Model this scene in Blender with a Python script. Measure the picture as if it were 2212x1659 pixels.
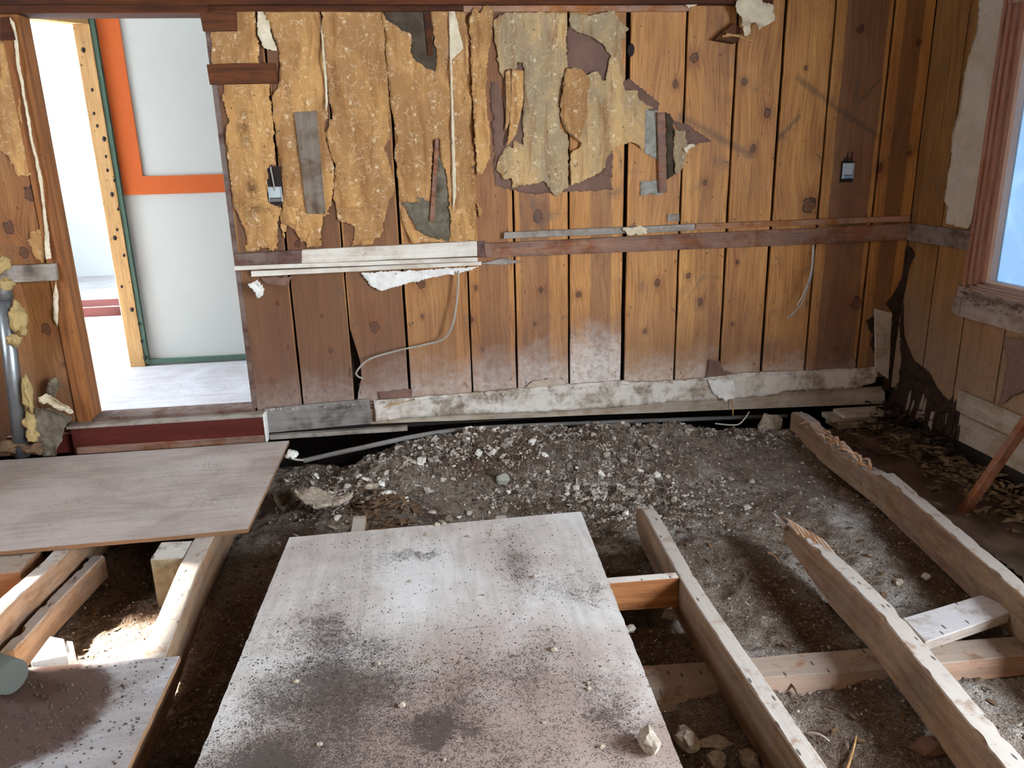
import bpy, bmesh, math, random
import numpy as np
from mathutils import Vector, Matrix, noise as mnoise
from mathutils.geometry import delaunay_2d_cdt

for o in list(bpy.data.objects): bpy.data.objects.remove(o, do_unlink=True)
S = bpy.context.scene
C = S.collection
random.seed(7); rng = np.random.default_rng(7)

# ------------------------------------------------------------------ camera
IW, IH, FPX, CAMH = 2212.0, 1659.0, 1672.0, 1.48
def cdir(p): return Vector((p[0]-IW/2, -(p[1]-IH/2), -FPX))
UP = -cdir((1245, 6463)).normalized()
DV = cdir((877, 333)); DV = (DV - UP*DV.dot(UP)).normalized()
XV = DV.cross(UP)
RM = Matrix((XV, DV, UP))                       # camera axes -> room axes
cam = bpy.data.cameras.new('camera'); cam.sensor_width = 36; cam.lens = FPX/IW*36
cam.clip_start = .02
camo = bpy.data.objects.new('camera', cam); C.objects.link(camo)
camo.matrix_world = Matrix.Translation((0, 0, CAMH)) @ RM.to_4x4()
S.camera = camo
def _ray(px, py): return RM @ cdir((px, py))
def PY(px, py, Y=4.23):
    r = _ray(px, py); t = Y/r.y; return Vector((r.x*t, Y, CAMH+r.z*t))
def PZ(px, py, z=0.0):
    r = _ray(px, py); t = (z-CAMH)/r.z; return Vector((r.x*t, r.y*t, z))
def PX(px, py, X=2.873):
    r = _ray(px, py); t = X/r.x; return Vector((X, r.y*t, CAMH+r.z*t))

# ------------------------------------------------------------------ world, sun, exposure
S.view_settings.view_transform = 'Standard'; S.view_settings.look = 'None'
S.view_settings.exposure = 0.28; S.view_settings.gamma = 1.0
S.view_settings.use_curve_mapping = False
SKY = (0.76, 0.875, 1.0); SKY_STRENGTH = 44.0
w = bpy.data.worlds.new('sky'); S.world = w; w.use_nodes = True
nt = w.node_tree; nt.nodes.clear()
wo = nt.nodes.new('ShaderNodeOutputWorld'); bg = nt.nodes.new('ShaderNodeBackground')
bg.inputs[0].default_value = SKY+(1,); bg.inputs[1].default_value = SKY_STRENGTH
nt.links.new(bg.outputs[0], wo.inputs[0])
sun = bpy.data.lights.new('sun', 'SUN'); sun.energy = 70; sun.angle = math.radians(2.2); sun.color = (1, .95, .86)
S.cycles.max_bounces = 5; S.cycles.diffuse_bounces = 3; S.cycles.glossy_bounces = 1; S.cycles.transmission_bounces = 2
so = bpy.data.objects.new('sun', sun); C.objects.link(so)
SUND = Vector((.76, .0, -.65)).normalized()
so.rotation_euler = SUND.to_track_quat('-Z', 'Y').to_euler(); so.location = (-6, 2, 6)
def portal(name, loc, normal, sx, sy):
    l = bpy.data.lights.new(name, 'AREA'); l.shape = 'RECTANGLE'; l.size = sx; l.size_y = sy
    l.cycles.is_portal = True
    o = bpy.data.objects.new(name, l); C.objects.link(o); o.location = loc
    o.rotation_euler = Vector(normal).to_track_quat('-Z', 'Z').to_euler()
# window openings of the room: (visible) right wall, nearer right wall, far room
portal('sky_portal', (3.05, 2.95, 1.42), (-1, 0, 0), 1.3, 1.4)
portal('sky_portal', (3.33, -.02, 1.4), (-1, 0, 0), 2.6, 1.6)
portal('sky_portal', (-4.85, 6.95, 1.45), (1, 0, 0), 1.5, .9)
portal('sky_portal', (-4.85, 4.95, 1.3), (1, 0, 0), 1.0, 1.9)  # unseen opening, added to brighten the front of the partition

# ------------------------------------------------------------------ node helpers
class G:
    def __init__(s, name):
        s.m = bpy.data.materials.new(name); s.m.use_nodes = True
        s.t = s.m.node_tree; s.t.nodes.clear()
        s.out = s.t.nodes.new('ShaderNodeOutputMaterial')
        s.geo = s.t.nodes.new('ShaderNodeNewGeometry')
        s.pos = s.geo.outputs['Position']; s.nor = s.geo.outputs['Normal']
    def n(s, typ, **kw):
        d = s.t.nodes.new(typ)
        for k, v in kw.items(): setattr(d, k, v)
        return d
    def put(s, sock, v):
        if hasattr(v, 'is_output') or isinstance(v, bpy.types.NodeSocket): s.t.links.new(v, sock)
        else:
            if isinstance(v, (tuple, list)) and len(v) == 3 and sock.type == 'RGBA': v = tuple(v)+(1,)
            sock.default_value = v
    def math(s, op, a, b=0.0, c=None, clamp=False):
        d = s.n('ShaderNodeMath', operation=op, use_clamp=clamp)
        s.put(d.inputs[0], a); s.put(d.inputs[1], b)
        if c is not None: s.put(d.inputs[2], c)
        return d.outputs[0]
    def add(s, a, b): return s.math('ADD', a, b)
    def mul(s, a, b): return s.math('MULTIPLY', a, b)
    def vm(s, op, a, b=(0, 0, 0)):
        d = s.n('ShaderNodeVectorMath', operation=op)
        s.put(d.inputs[0], a)
        if op == 'SCALE': s.put(d.inputs['Scale'], b)
        else: s.put(d.inputs[1], b)
        return d.outputs['Value'] if op in ('LENGTH', 'DISTANCE', 'DOT_PRODUCT') else d.outputs[0]
    def noise(s, vec, scale, detail=4, rough=.55, dist=0.0):
        d = s.n('ShaderNodeTexNoise'); s.put(d.inputs['Vector'], vec)
        d.inputs['Scale'].default_value = scale; d.inputs['Detail'].default_value = detail
        d.inputs['Roughness'].default_value = rough; d.inputs['Distortion'].default_value = dist
        return d.outputs['Fac']
    def voro(s, vec, scale, feature='F1', rand=1.0, out='Distance'):
        d = s.n('ShaderNodeTexVoronoi', feature=feature); s.put(d.inputs['Vector'], vec)
        d.inputs['Scale'].default_value = scale; d.inputs['Randomness'].default_value = rand
        return d.outputs[out]
    def mix(s, f, a, b, mode='MIX'):
        d = s.n('ShaderNodeMix', data_type='RGBA', blend_type=mode, clamp_factor=True)
        s.put(d.inputs[0], f); s.put(d.inputs[6], a); s.put(d.inputs[7], b)
        return d.outputs[2]
    def step(s, v, lo, hi, a=0.0, b=1.0):
        d = s.n('ShaderNodeMapRange', interpolation_type='SMOOTHSTEP')
        s.put(d.inputs[0], v); s.put(d.inputs[1], lo); s.put(d.inputs[2], hi)
        s.put(d.inputs[3], a); s.put(d.inputs[4], b)
        return d.outputs[0]
    def ramp(s, f, stops):
        d = s.n('ShaderNodeValToRGB'); e = d.color_ramp.elements
        while len(e) < len(stops): e.new(0.5)
        for i, (p, c) in enumerate(stops): e[i].position = p; e[i].color = tuple(c)+(1,)
        s.put(d.inputs[0], f); return d.outputs[0]
    def xyz(s, v):
        d = s.n('ShaderNodeSeparateXYZ'); s.put(d.inputs[0], v); return d.outputs[0], d.outputs[1], d.outputs[2]
    def comb(s, x, y, z):
        d = s.n('ShaderNodeCombineXYZ'); s.put(d.inputs[0], x); s.put(d.inputs[1], y); s.put(d.inputs[2], z); return d.outputs[0]
    def attr(s, name):
        d = s.n('ShaderNodeAttribute', attribute_type='OBJECT', attribute_name=name); return d
    def rand(s): return s.n('ShaderNodeObjectInfo').outputs['Random']
    def bump(s, h, strength=.4, dist=.004):
        d = s.n('ShaderNodeBump'); d.inputs['Strength'].default_value = strength; d.inputs['Distance'].default_value = dist
        s.put(d.inputs['Height'], h); return d.outputs[0]
    def finish(s, col, rough=.75, normal=None, spec=.3, metallic=0.0):
        b = s.n('ShaderNodeBsdfPrincipled'); s.put(b.inputs['Base Color'], col); s.put(b.inputs['Roughness'], rough)
        b.inputs['Specular IOR Level'].default_value = spec; s.put(b.inputs['Metallic'], metallic)
        if normal is not None: s.put(b.inputs['Normal'], normal)
        s.t.links.new(b.outputs[0], s.out.inputs[0]); return s.m
    def blob(s, x, y, cx, cy, rx, ry):
        a = s.mul(s.math('SUBTRACT', x, cx), 1/rx); b = s.mul(s.math('SUBTRACT', y, cy), 1/ry)
        d = s.add(s.mul(a, a), s.mul(b, b))
        return s.math('POWER', 2.718, s.mul(d, -1.0))

def srgb(r, g, b):
    f = lambda c: (c/255/12.92) if c <= 10 else ((c/255+.055)/1.055)**2.4
    return (f(r), f(g), f(b))

# ------------------------------------------------------------------ materials
def mat_panel(name='knotty_pine_board', axis='X', dustc=srgb(214, 205, 196)):
    """wall boards: tint, four knots, batten ghost and dust are read from each board"""
    g = G(name); x, y, z = g.xyz(g.pos)
    if axis == 'Y': x = y
    rnd = g.rand(); off = g.mul(rnd, 37.0)
    wob = g.noise(g.comb(g.mul(x, 2.0), off, g.mul(z, .9)), 1.6, 2)
    phi = g.add(g.mul(x, 1.0), g.mul(wob, .10))
    kdark = None; khalo = None
    nz = g.mul(g.math('SUBTRACT', g.noise(g.pos, 34, 3), .5), 1.5)
    for i in range(5):
        a = g.attr('k%d' % i); kx, kz, kr = g.xyz(a.outputs['Vector'])
        dx = g.math('SUBTRACT', x, kx); dz = g.mul(g.math('SUBTRACT', z, kz), .8)
        d = g.math('SQRT', g.add(g.mul(dx, dx), g.mul(dz, dz)))
        dr = g.math('DIVIDE', d, kr)
        dr2 = g.add(dr, nz)
        pull = g.math('POWER', 2.718, g.mul(g.mul(dr, dr), -.12))
        phi = g.add(phi, g.mul(g.mul(pull, kr), g.math('SIGN', dx)))
        dk = g.step(dr2, 1.1, .4); hl = g.step(dr2, 3.4, .8)
        ring = g.step(g.math('ABSOLUTE', g.math('SUBTRACT', dr2, .85)), .22, .05)
        dk = g.math('MAXIMUM', g.mul(dk, .72), ring)
        kdark = dk if kdark is None else g.math('MAXIMUM', kdark, dk)
        khalo = hl if khalo is None else g.math('MAXIMUM', khalo, hl)
    gr = g.noise(g.comb(g.mul(phi, 60.0), off, g.mul(z, 1.1)), 1.0, 3, .6)
    gr2 = g.noise(g.comb(g.mul(phi, 230.0), off, g.mul(z, 5.0)), 1.0, 2, .5)
    col = g.ramp(gr, [(.25, srgb(142, 92, 46)), (.48, srgb(192, 138, 78)), (.75, srgb(218, 168, 104))])
    col = g.mix(g.mul(g.step(gr2, .52, .34), .8), col, srgb(110, 62, 28))
    col = g.mix(.5, col, g.ramp(g.noise(g.comb(g.mul(x, 5), off, g.mul(z, 1.6)), 1.0, 4), [(.3, srgb(134, 84, 44)), (.5, srgb(184, 128, 68)), (.72, srgb(218, 166, 98))]))
    bd = g.attr('band'); b0, b1, bs = g.xyz(bd.outputs['Vector'])
    wv = g.mul(g.math('SUBTRACT', g.noise(g.comb(x, off, g.mul(z, .7)), 3.0, 3), .5), .03)
    xs = g.add(x, wv)
    bm = g.mul(g.step(xs, b0, g.add(b0, .01)), g.step(xs, b1, g.math('SUBTRACT', b1, .01)))
    col = g.mix(g.mul(bm, bs), col, g.mix(.28, srgb(104, 70, 56), col))
    t = g.attr('tint'); col = g.mix(1.0, col, t.outputs['Color'], 'MULTIPLY')
    col = g.mix(g.mul(khalo, .42), col, srgb(118, 66, 34))
    col = g.mix(g.mul(kdark, .9), col, srgb(48, 24, 17))
    # grey smudges, dents, dust
    sm = g.noise(g.comb(g.mul(x, 2.6), off, g.mul(z, 2.2)), 1.8, 6, .65, .9)
    col = g.mix(g.mul(g.step(sm, .54, .74), .6), col, srgb(96, 76, 62))
    if axis == 'X':
        sn = g.mul(g.math('SUBTRACT', g.noise(g.pos, 22, 5, .7), .5), .05)
        for (a, b, wd_) in (((1722, 168), (1795, 222), .030), ((1798, 228), (1895, 292), .028), ((1682, 300), (1725, 252), .022), ((1470, 250), (1620, 335), .035), ((1860, 215), (1905, 170), .016)):
            A, B = PY(*a), PY(*b); dx_, dz_ = B.x-A.x, B.z-A.z; L2 = dx_*dx_+dz_*dz_
            px_ = g.math('SUBTRACT', x, A.x); pz_ = g.math('SUBTRACT', z, A.z)
            tt = g.math('DIVIDE', g.add(g.mul(px_, dx_), g.mul(pz_, dz_)), L2, clamp=True)
            ex = g.math('SUBTRACT', px_, g.mul(tt, dx_)); ez = g.math('SUBTRACT', pz_, g.mul(tt, dz_))
            dd = g.add(g.math('SQRT', g.add(g.mul(ex, ex), g.mul(ez, ez))), sn)
            col = g.mix(g.mul(g.step(dd, wd_, .0), .55), col, srgb(86, 66, 54))
    sp = g.noise(g.pos, 55, 2); col = g.mix(g.mul(g.step(sp, .70, .76), .75), col, srgb(48, 28, 20))
    gz = g.step(g.add(z, g.mul(g.math('SUBTRACT', g.noise(g.pos, 4, 6, .7, .5), .5), .5)), .85, .20)
    col = g.mix(g.mul(gz, .55), col, g.mix(gr, srgb(84, 60, 50), srgb(132, 98, 80)))
    du = g.attr('dust'); dz0, dz1, ds = g.xyz(du.outputs['Vector'])
    dn = g.noise(g.pos, 5, 6, .68, .5)
    dm = g.mul(g.mul(g.step(g.add(z, g.mul(g.math('SUBTRACT', dn, .5), .35)), dz1, dz0), g.step(g.noise(g.pos, 30, 6, .75), .12, .72)), ds)
    col = g.mix(dm, col, dustc)
    h = g.add(g.mul(gr2, .35), g.add(g.mul(gr, .5), g.mul(kdark, -.5)))
    return g.finish(col, g.add(.46, g.mul(dn, .3)), g.bump(h, .35, .003), .35)

def mat_wood(name, axis, dark, light, dust=None, dustc=srgb(206, 198, 188), rough=.75, grime=.4, stretch=1.5, fine=170, speck=.5, topdust=0.0):
    g = G(name); x, y, z = g.xyz(g.pos); rnd = g.mul(g.rand(), 51.0)
    L, a, b = {'X': (x, y, z), 'Y': (y, x, z), 'Z': (z, x, y)}[axis]
    k = 28.0
    v = g.comb(g.add(g.mul(L, stretch), rnd), g.mul(a, k), g.mul(b, k))
    gr = g.noise(v, 1.0, 4, .6, .5)
    v2 = g.comb(g.add(g.mul(L, stretch*5), rnd), g.mul(a, fine), g.mul(b, fine))
    gr2 = g.noise(v2, 1.0, 2)
    col = g.ramp(gr, [(.28, dark), (.7, light)])
    col = g.mix(g.mul(g.step(gr2, .5, .3), .6), col, dark)
    pn = g.noise(g.comb(g.add(x, rnd), y, z), 5, 5, .65, .4)
    col = g.mix(g.mul(g.step(pn, .5, .75), grime), col, tuple(c*.35 for c in dark))
    sp = g.noise(g.pos, 48, 2); col = g.mix(g.mul(g.step(sp, .68, .74), speck), col, srgb(40, 26, 20))
    if dust: 
        dn = g.noise(g.comb(g.add(x, rnd), y, z), 8, 6, .68, .3)
        col = g.mix(g.mul(g.step(dn, .34, .58), dust), col, dustc)
    if topdust:
        _, _, nz = g.xyz(g.nor)
        dn = g.noise(g.comb(g.add(x, rnd), y, z), 14, 5, .7)
        col = g.mix(g.mul(g.mul(g.step(nz, .55, .9), g.step(dn, .28, .5)), topdust), col, dustc)
        st = g.voro(g.comb(g.mul(x, 34), g.mul(y, 11), z), 1.0)
        col = g.mix(g.mul(g.mul(g.step(nz, .55, .9), g.step(st, .17, .10)), .85), col, srgb(44, 34, 28))
    return g.finish(col, rough, g.bump(g.add(gr, g.mul(gr2, .5)), .45, .004), .25)

def mat_wallpaper(name='floral_wallpaper', base=srgb(190, 142, 86), alt=srgb(158, 116, 72), altamt=.3):
    g = G(name); x, y, z = g.xyz(g.pos); rnd = g.rand()
    n1 = g.noise(g.comb(g.mul(x, 3.5), g.mul(rnd, 9), g.mul(z, 2.0)), 1.3, 5, .6, .6)
    n2 = g.noise(g.comb(g.mul(x, 20), g.mul(rnd, 9), g.mul(z, 3.0)), 1.0, 5, .65, .7)
    col = g.mix(g.step(n1, .5-altamt*.4, .62), base, alt)
    col = g.mix(g.mul(g.step(n2, .46, .70), .7), col, srgb(128, 84, 44))
    col = g.mix(g.mul(g.step(n2, .42, .25), .35), col, srgb(224, 180, 116))
    # sprig repeat on a half-drop lattice plus trailing vines
    u = g.mul(x, 1/.105); row = g.math('FLOOR', u); fu = g.math('SUBTRACT', g.math('FRACT', u), .5)
    v = g.add(g.mul(z, 1/.125), g.mul(g.math('MODULO', row, 2.0), .5)); fv = g.math('SUBTRACT', g.math('FRACT', v), .5)
    wd = g.mul(g.math('SUBTRACT', g.noise(g.pos, 60, 3), .5), .42)
    d = g.add(g.math('SQRT', g.add(g.mul(fu, fu), g.mul(g.mul(fv, fv), 1.3))), wd)
    flower = g.mul(g.step(d, .10, .02), g.step(g.noise(g.pos, 150, 2), .38, .55))
    vn = g.noise(g.pos, 17, 2.5, .5, 1.2); vine = g.step(g.math('ABSOLUTE', g.math('SUBTRACT', vn, .5)), .030, .008)
    vine = g.mul(vine, g.step(d, .75, .30)); vine = g.mul(vine, g.step(g.noise(g.pos, 120, 1), .4, .52))
    col = g.mix(g.math('MAXIMUM', g.mul(flower, .6), g.mul(vine, .34)), col, srgb(236, 216, 184))
    sp = g.noise(g.pos, 42, 2); col = g.mix(g.mul(g.step(sp, .70, .75), .7), col, srgb(80, 50, 30))
    b = g.attr('burn')
    bm = None
    for (cx, cz, rx, rz, s) in ((PY(528, 285).x, PY(528, 285).z, .035, .10, .8), (PY(545, 405).x, PY(545, 405).z, .03, .05, 1.0), (PY(545, 440).x, PY(545, 440).z, .055, .06, .7)):
        q = g.mul(g.blob(x, z, cx, cz, rx, rz), s); bm = q if bm is None else g.math('MAXIMUM', bm, q)
    bm = g.mul(bm, g.step(g.noise(g.pos, 24, 3, .6, 1), .3, .6))
    col = g.mix(g.mul(bm, .85), col, srgb(60, 36, 22))
    return g.finish(col, .8, g.bump(g.add(g.mul(n2, .5), g.mul(g.noise(g.pos, 90, 3), .4)), .4, .003), .2)

def mat_paper(name, col1, col2, scale=14, rough=.85, bump=.5):
    g = G(name); n = g.noise(g.pos, scale, 5, .65, .5); n2 = g.noise(g.pos, scale*6, 3)
    c = g.ramp(n, [(.3, col1), (.68, col2)]); c = g.mix(g.mul(g.step(n2, .6, .75), .4), c, tuple(k*.5 for k in col1))
    return g.finish(c, rough, g.bump(g.add(n, g.mul(n2, .4)), bump, .004), .2)

def mat_plain(name, col, rough=.6, metallic=0.0, var=.08, scale=20, bump=0.0, spec=.4):
    g = G(name); n = g.noise(g.pos, scale, 4)
    c = g.mix(n, tuple(k*(1-var) for k in col), tuple(min(1, k*(1+var)) for k in col))
    return g.finish(c, rough, g.bump(n, bump, .003) if bump else None, spec, metallic)

def mat_plywood(name, patches, base=srgb(204, 196, 188), dirt=srgb(60, 52, 47), brown=None, grain='Y', dustc=srgb(224, 223, 221), amount=.45, stain_and_falloff=None):
    g = G(name); x, y, z = g.xyz(g.pos)
    v = g.comb(g.mul(x, 26 if grain == 'Y' else 3), g.mul(y, 3 if grain == 'Y' else 26), z)
    gr = g.noise(v, 1.0, 4, .6, .8)
    col = g.mix(g.step(gr, .35, .7), base, tuple(c*.78 for c in base))
    big = g.noise(g.pos, 2.2, 5, .6, .5); col = g.mix(g.mul(g.step(big, .45, .68), amount), col, srgb(132, 112, 104))
    col = g.mix(g.mul(g.step(big, .5, .3), .6), col, dustc)
    if stain_and_falloff:  # brown staining with light falloff painted in over the near half
        for (cx, cy, rx, ry, s_) in stain_and_falloff:
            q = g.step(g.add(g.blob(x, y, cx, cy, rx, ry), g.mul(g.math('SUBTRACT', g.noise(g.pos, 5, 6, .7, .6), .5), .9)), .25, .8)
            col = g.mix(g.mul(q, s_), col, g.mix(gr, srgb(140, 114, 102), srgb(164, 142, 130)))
    wx = g.add(x, g.mul(g.math('SUBTRACT', g.noise(g.pos, 6, 5, .65), .5), .38)); wy = g.add(y, g.mul(g.math('SUBTRACT', g.noise(g.vm('ADD', g.pos, (7, 3, 1)), 5, 5, .65), .5), .42))
    m = None
    for (cx, cy, rx, ry, s) in patches:
        q = g.mul(g.blob(wx, wy, cx, cy, rx, ry), s); m = q if m is None else g.add(m, q)
    n1 = g.noise(g.pos, 55, 6, .75); n2 = g.noise(g.pos, 210, 3, .6); n3 = g.noise(g.pos, 7, 4, .6, .5)
    bgs = .05
    mm = g.add(m, bgs) if m is not None else bgs
    sm_ = g.step(g.add(mm, g.mul(g.math('SUBTRACT', n3, .5), .8)), .25, 1.15)
    col = g.mix(g.mul(sm_, .5), col, g.mix(n1, dirt, srgb(134, 112, 102)))
    mask = g.step(g.add(g.add(g.mul(n1, .42), g.mul(n2, .58)), g.add(g.mul(mm, .17), g.mul(n3, .12))), .63, .72)
    col = g.mix(g.mul(mask, .85), col, dirt)
    if brown:
        bm = None
        for (cx, cy, rx, ry, s) in brown:
            q = g.mul(g.blob(x, y, cx, cy, rx, ry), s); bm = q if bm is None else g.add(bm, q)
        bm = g.step(g.add(bm, g.mul(g.math('SUBTRACT', g.noise(g.pos, 11, 6, .7), .5), 1.0)), .35, .75)
        col = g.mix(bm, col, g.mix(n1, srgb(56, 38, 32), srgb(96, 70, 58)))
    sc = g.noise(g.comb(g.mul(x, 5), g.mul(y, 60), 0), 1.0, 3); col = g.mix(g.mul(g.step(sc, .68, .72), .35), col, srgb(90, 78, 72))
    _, _, nz = g.xyz(g.nor)
    lay = g.math('FRACT', g.mul(z, 190)); ed = g.mix(g.step(lay, .4, .6), srgb(150, 112, 78), srgb(104, 72, 50))
    col = g.mix(g.step(nz, .7, .5), col, ed)
    return g.finish(col, .55, g.bump(g.add(g.mul(n2, .5), n1), .4, .003), .45)

def mat_dirt(name='dry_dirt'):
    g = G(name); x, y, z = g.xyz(g.pos)
    n0 = g.noise(g.pos, 1.7, 5, .6, .6); n1 = g.noise(g.pos, 9, 6, .68, .4); n2 = g.noise(g.pos, 60, 5, .7); n3 = g.noise(g.pos, 210, 3, .6)
    col = g.ramp(g.add(g.mul(n0, .45), g.mul(n1, .55)), [(.30, srgb(88, 74, 66)), (.5, srgb(142, 126, 112)), (.72, srgb(198, 186, 172))])
    # darker brown soil beside and below the joists, pale grey dust crust in the middle
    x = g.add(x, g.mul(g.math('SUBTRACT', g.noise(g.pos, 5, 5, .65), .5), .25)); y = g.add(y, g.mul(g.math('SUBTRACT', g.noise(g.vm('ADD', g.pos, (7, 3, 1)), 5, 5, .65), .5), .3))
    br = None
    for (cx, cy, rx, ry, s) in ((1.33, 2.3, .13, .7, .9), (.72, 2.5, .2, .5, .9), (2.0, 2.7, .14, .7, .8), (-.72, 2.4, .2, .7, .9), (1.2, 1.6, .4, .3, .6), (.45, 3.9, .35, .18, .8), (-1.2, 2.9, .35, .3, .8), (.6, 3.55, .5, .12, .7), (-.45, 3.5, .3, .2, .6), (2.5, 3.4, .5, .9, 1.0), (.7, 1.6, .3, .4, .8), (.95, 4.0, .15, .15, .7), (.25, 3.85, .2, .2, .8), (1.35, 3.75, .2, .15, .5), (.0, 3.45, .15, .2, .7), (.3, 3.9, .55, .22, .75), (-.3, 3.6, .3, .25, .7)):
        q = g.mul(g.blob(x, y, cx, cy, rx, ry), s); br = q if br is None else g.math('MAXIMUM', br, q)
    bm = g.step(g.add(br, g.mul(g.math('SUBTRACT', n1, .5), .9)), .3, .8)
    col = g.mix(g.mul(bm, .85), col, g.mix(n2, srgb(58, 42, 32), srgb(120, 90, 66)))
    pl = None
    for (cx, cy, rx, ry, s) in ((1.9, 3.0, .16, .25, .9), (1.55, 3.5, .4, .25, .5), (1.2, 3.05, .3, .12, .8), (.75, 2.98, .12, .08, .9), (1.75, 2.35, .1, .2, .7), (-1.1, 2.4, .25, .3, .9), (1.7, 1.8, .2, .25, .5), (1.15, 2.15, .2, .08, .7)):
        q = g.mul(g.blob(x, y, cx, cy, rx, ry), s); pl = q if pl is None else g.math('MAXIMUM', pl, q)
    pm = g.step(g.add(pl, g.mul(g.math('SUBTRACT', n1, .5), 1.0)), .35, .85)
    col = g.mix(g.mul(pm, .75), col, srgb(206, 200, 194))
    vo = g.voro(g.pos, 75); col = g.mix(g.mul(g.step(vo, .22, .10), g.mul(g.step(n1, .5, .7), .8)), col, srgb(190, 182, 172))
    col = g.mix(g.mul(g.step(n3, .54, .36), .75), col, srgb(40, 32, 27))
    col = g.mix(g.mul(g.step(n2, .54, .70), .55), col, srgb(192, 184, 174))
    h = g.add(g.add(g.mul(n1, .6), g.mul(n2, .5)), g.mul(n3, .3))
    return g.finish(col, .95, g.bump(h, 1.0, .03), .1)

M = {}
M['panel'] = mat_panel()
M['panelR'] = mat_panel('side_wall_board', 'Y', srgb(158, 134, 108))
M['paper'] = mat_wallpaper()
M['paper_grey'] = mat_wallpaper('faded_floral_wallpaper', srgb(204, 164, 108), srgb(152, 132, 104), .62)
M['paper_pale'] = mat_paper('pale_curled_paper', srgb(196, 178, 146), srgb(222, 208, 180), 16)
M['paper_white'] = mat_paper('white_paper', srgb(206, 198, 188), srgb(232, 228, 220), 18)
M['kraft'] = mat_paper('brown_kraft_backing', srgb(104, 78, 66), srgb(126, 96, 82), 8, bump=.3)
M['felt'] = mat_paper('grey_felt', srgb(76, 66, 52), srgb(122, 112, 94), 18)
M['felt_dark'] = mat_paper('dark_felt', srgb(58, 48, 38), srgb(90, 78, 62), 14)
M['felt_pale'] = mat_paper('grey_green_felt', srgb(124, 119, 109), srgb(172, 168, 157), 22)
M['header'] = mat_wood('dark_header_beam', 'X', srgb(46, 20, 8), srgb(98, 50, 20))
M['batten'] = mat_wood('orange_batten', 'X', srgb(120, 66, 28), srgb(172, 108, 54), .2)
M['rail'] = mat_wood('red_brown_rail', 'X', srgb(84, 44, 26), srgb(150, 94, 58), .14, grime=.3)
M['rail_y'] = mat_wood('red_brown_rail_side', 'Y', srgb(66, 42, 34), srgb(108, 74, 60), .2)
M['rail_dark'] = mat_wood('dark_rail', 'X', srgb(66, 40, 34), srgb(100, 66, 54), .15)
M['rail_white'] = mat_wood('white_painted_wood', 'X', srgb(172, 150, 128), srgb(214, 204, 188), .55, srgb(226, 220, 208), grime=.18, speck=.55)
M['grey_x'] = mat_wood('grey_weathered_wood', 'X', srgb(92, 78, 68), srgb(140, 124, 110), .3)
M['grey_z'] = mat_wood('grey_weathered_upright', 'Z', srgb(78, 62, 48), srgb(122, 102, 82), .15)
M['base'] = mat_wood('dusty_baseboard', 'X', srgb(112, 92, 74), srgb(176, 160, 140), .8, srgb(224, 215, 202), grime=.45, speck=.9)
M['base_dark'] = mat_wood('grey_black_baseboard', 'X', srgb(70, 62, 58), srgb(112, 104, 98), .25)
M['base_tan'] = mat_wood('tan_sill_board', 'X', srgb(130, 106, 84), srgb(176, 156, 132), .3, grime=.3)
M['base_y'] = mat_wood('side_baseboard', 'Y', srgb(120, 98, 76), srgb(166, 144, 116), .25)
M['brownblock'] = mat_wood('dark_brown_block', 'X', srgb(58, 30, 14), srgb(104, 58, 28))
M['joist'] = mat_wood('weathered_joist', 'Y', srgb(96, 68, 48), srgb(150, 116, 84), .12, srgb(174, 164, 154), topdust=.9, grime=.4)
M['joist_rot'] = mat_wood('rotten_wood', 'Y', srgb(120, 66, 28), srgb(206, 146, 84), .45, srgb(222, 210, 194), grime=.2)
M['plank_x'] = mat_wood('flat_sleeper', 'X', srgb(92, 58, 36), srgb(146, 100, 66), .1, srgb(164, 152, 138), topdust=.6)
M['plank_w'] = mat_wood('pale_offcut', 'X', srgb(120, 100, 84), srgb(176, 160, 144), .2, srgb(190, 186, 184), topdust=.85, grime=.3)
M['redblock'] = mat_wood('red_fir_block', 'X', srgb(118, 70, 38), srgb(176, 118, 70), None, topdust=.9, grime=.2)
M['stud'] = mat_wood('new_pine_stud', 'Z', srgb(168, 126, 78), srgb(200, 158, 106), None, grime=.25, speck=.9)
M['oldstud'] = mat_wood('orange_door_stud', 'Z', srgb(104, 60, 30), srgb(156, 100, 54), None, grime=.25)
M['sticks'] = mat_wood('red_brown_stick', 'Z', srgb(96, 50, 24), srgb(150, 86, 46), .1)
M['redpaint'] = mat_wood('oxblood_paint', 'X', srgb(74, 28, 22), srgb(92, 38, 30), None, grime=.25, rough=.5, speck=.2, topdust=.8)
M['ply_left'] = mat_plywood('grey_plywood', [(-1.1, 3.7, .3, .2, .25), (-.95, 3.35, .15, .1, .35), (-1.6, 3.5, .2, .1, .2)], base=srgb(184, 170, 160), grain='X', dustc=srgb(196, 186, 180))
M['ply_mid'] = mat_plywood('dirty_white_plywood', [(-.1, 1.55, .55, .35, .35), (-.52, 1.5, .12, .25, .6), (-.33, 1.98, .20, .24, .95), (-.38, 2.3, .12, .12, .55), (.30, 2.62, .06, .28, .5), (.38, 2.42, .14, .12, .4), (-.45, 1.62, .16, .1, .9), (.1, 1.95, .3, .22, .35), (.47, 1.68, .07, .1, .7), (0, 1.75, .08, .04, .8), (-.02, 2.7, .1, .03, .7), (-.2, 2.72, .12, .2, .3), (.52, 2.35, .05, .08, .5), (.36, 1.9, .2, .12, .3), (-.1, 1.4, .5, .3, .4)], stain_and_falloff=[(.05, 1.55, .75, .5, .85), (.25, 2.0, .4, .25, .5)])
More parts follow.
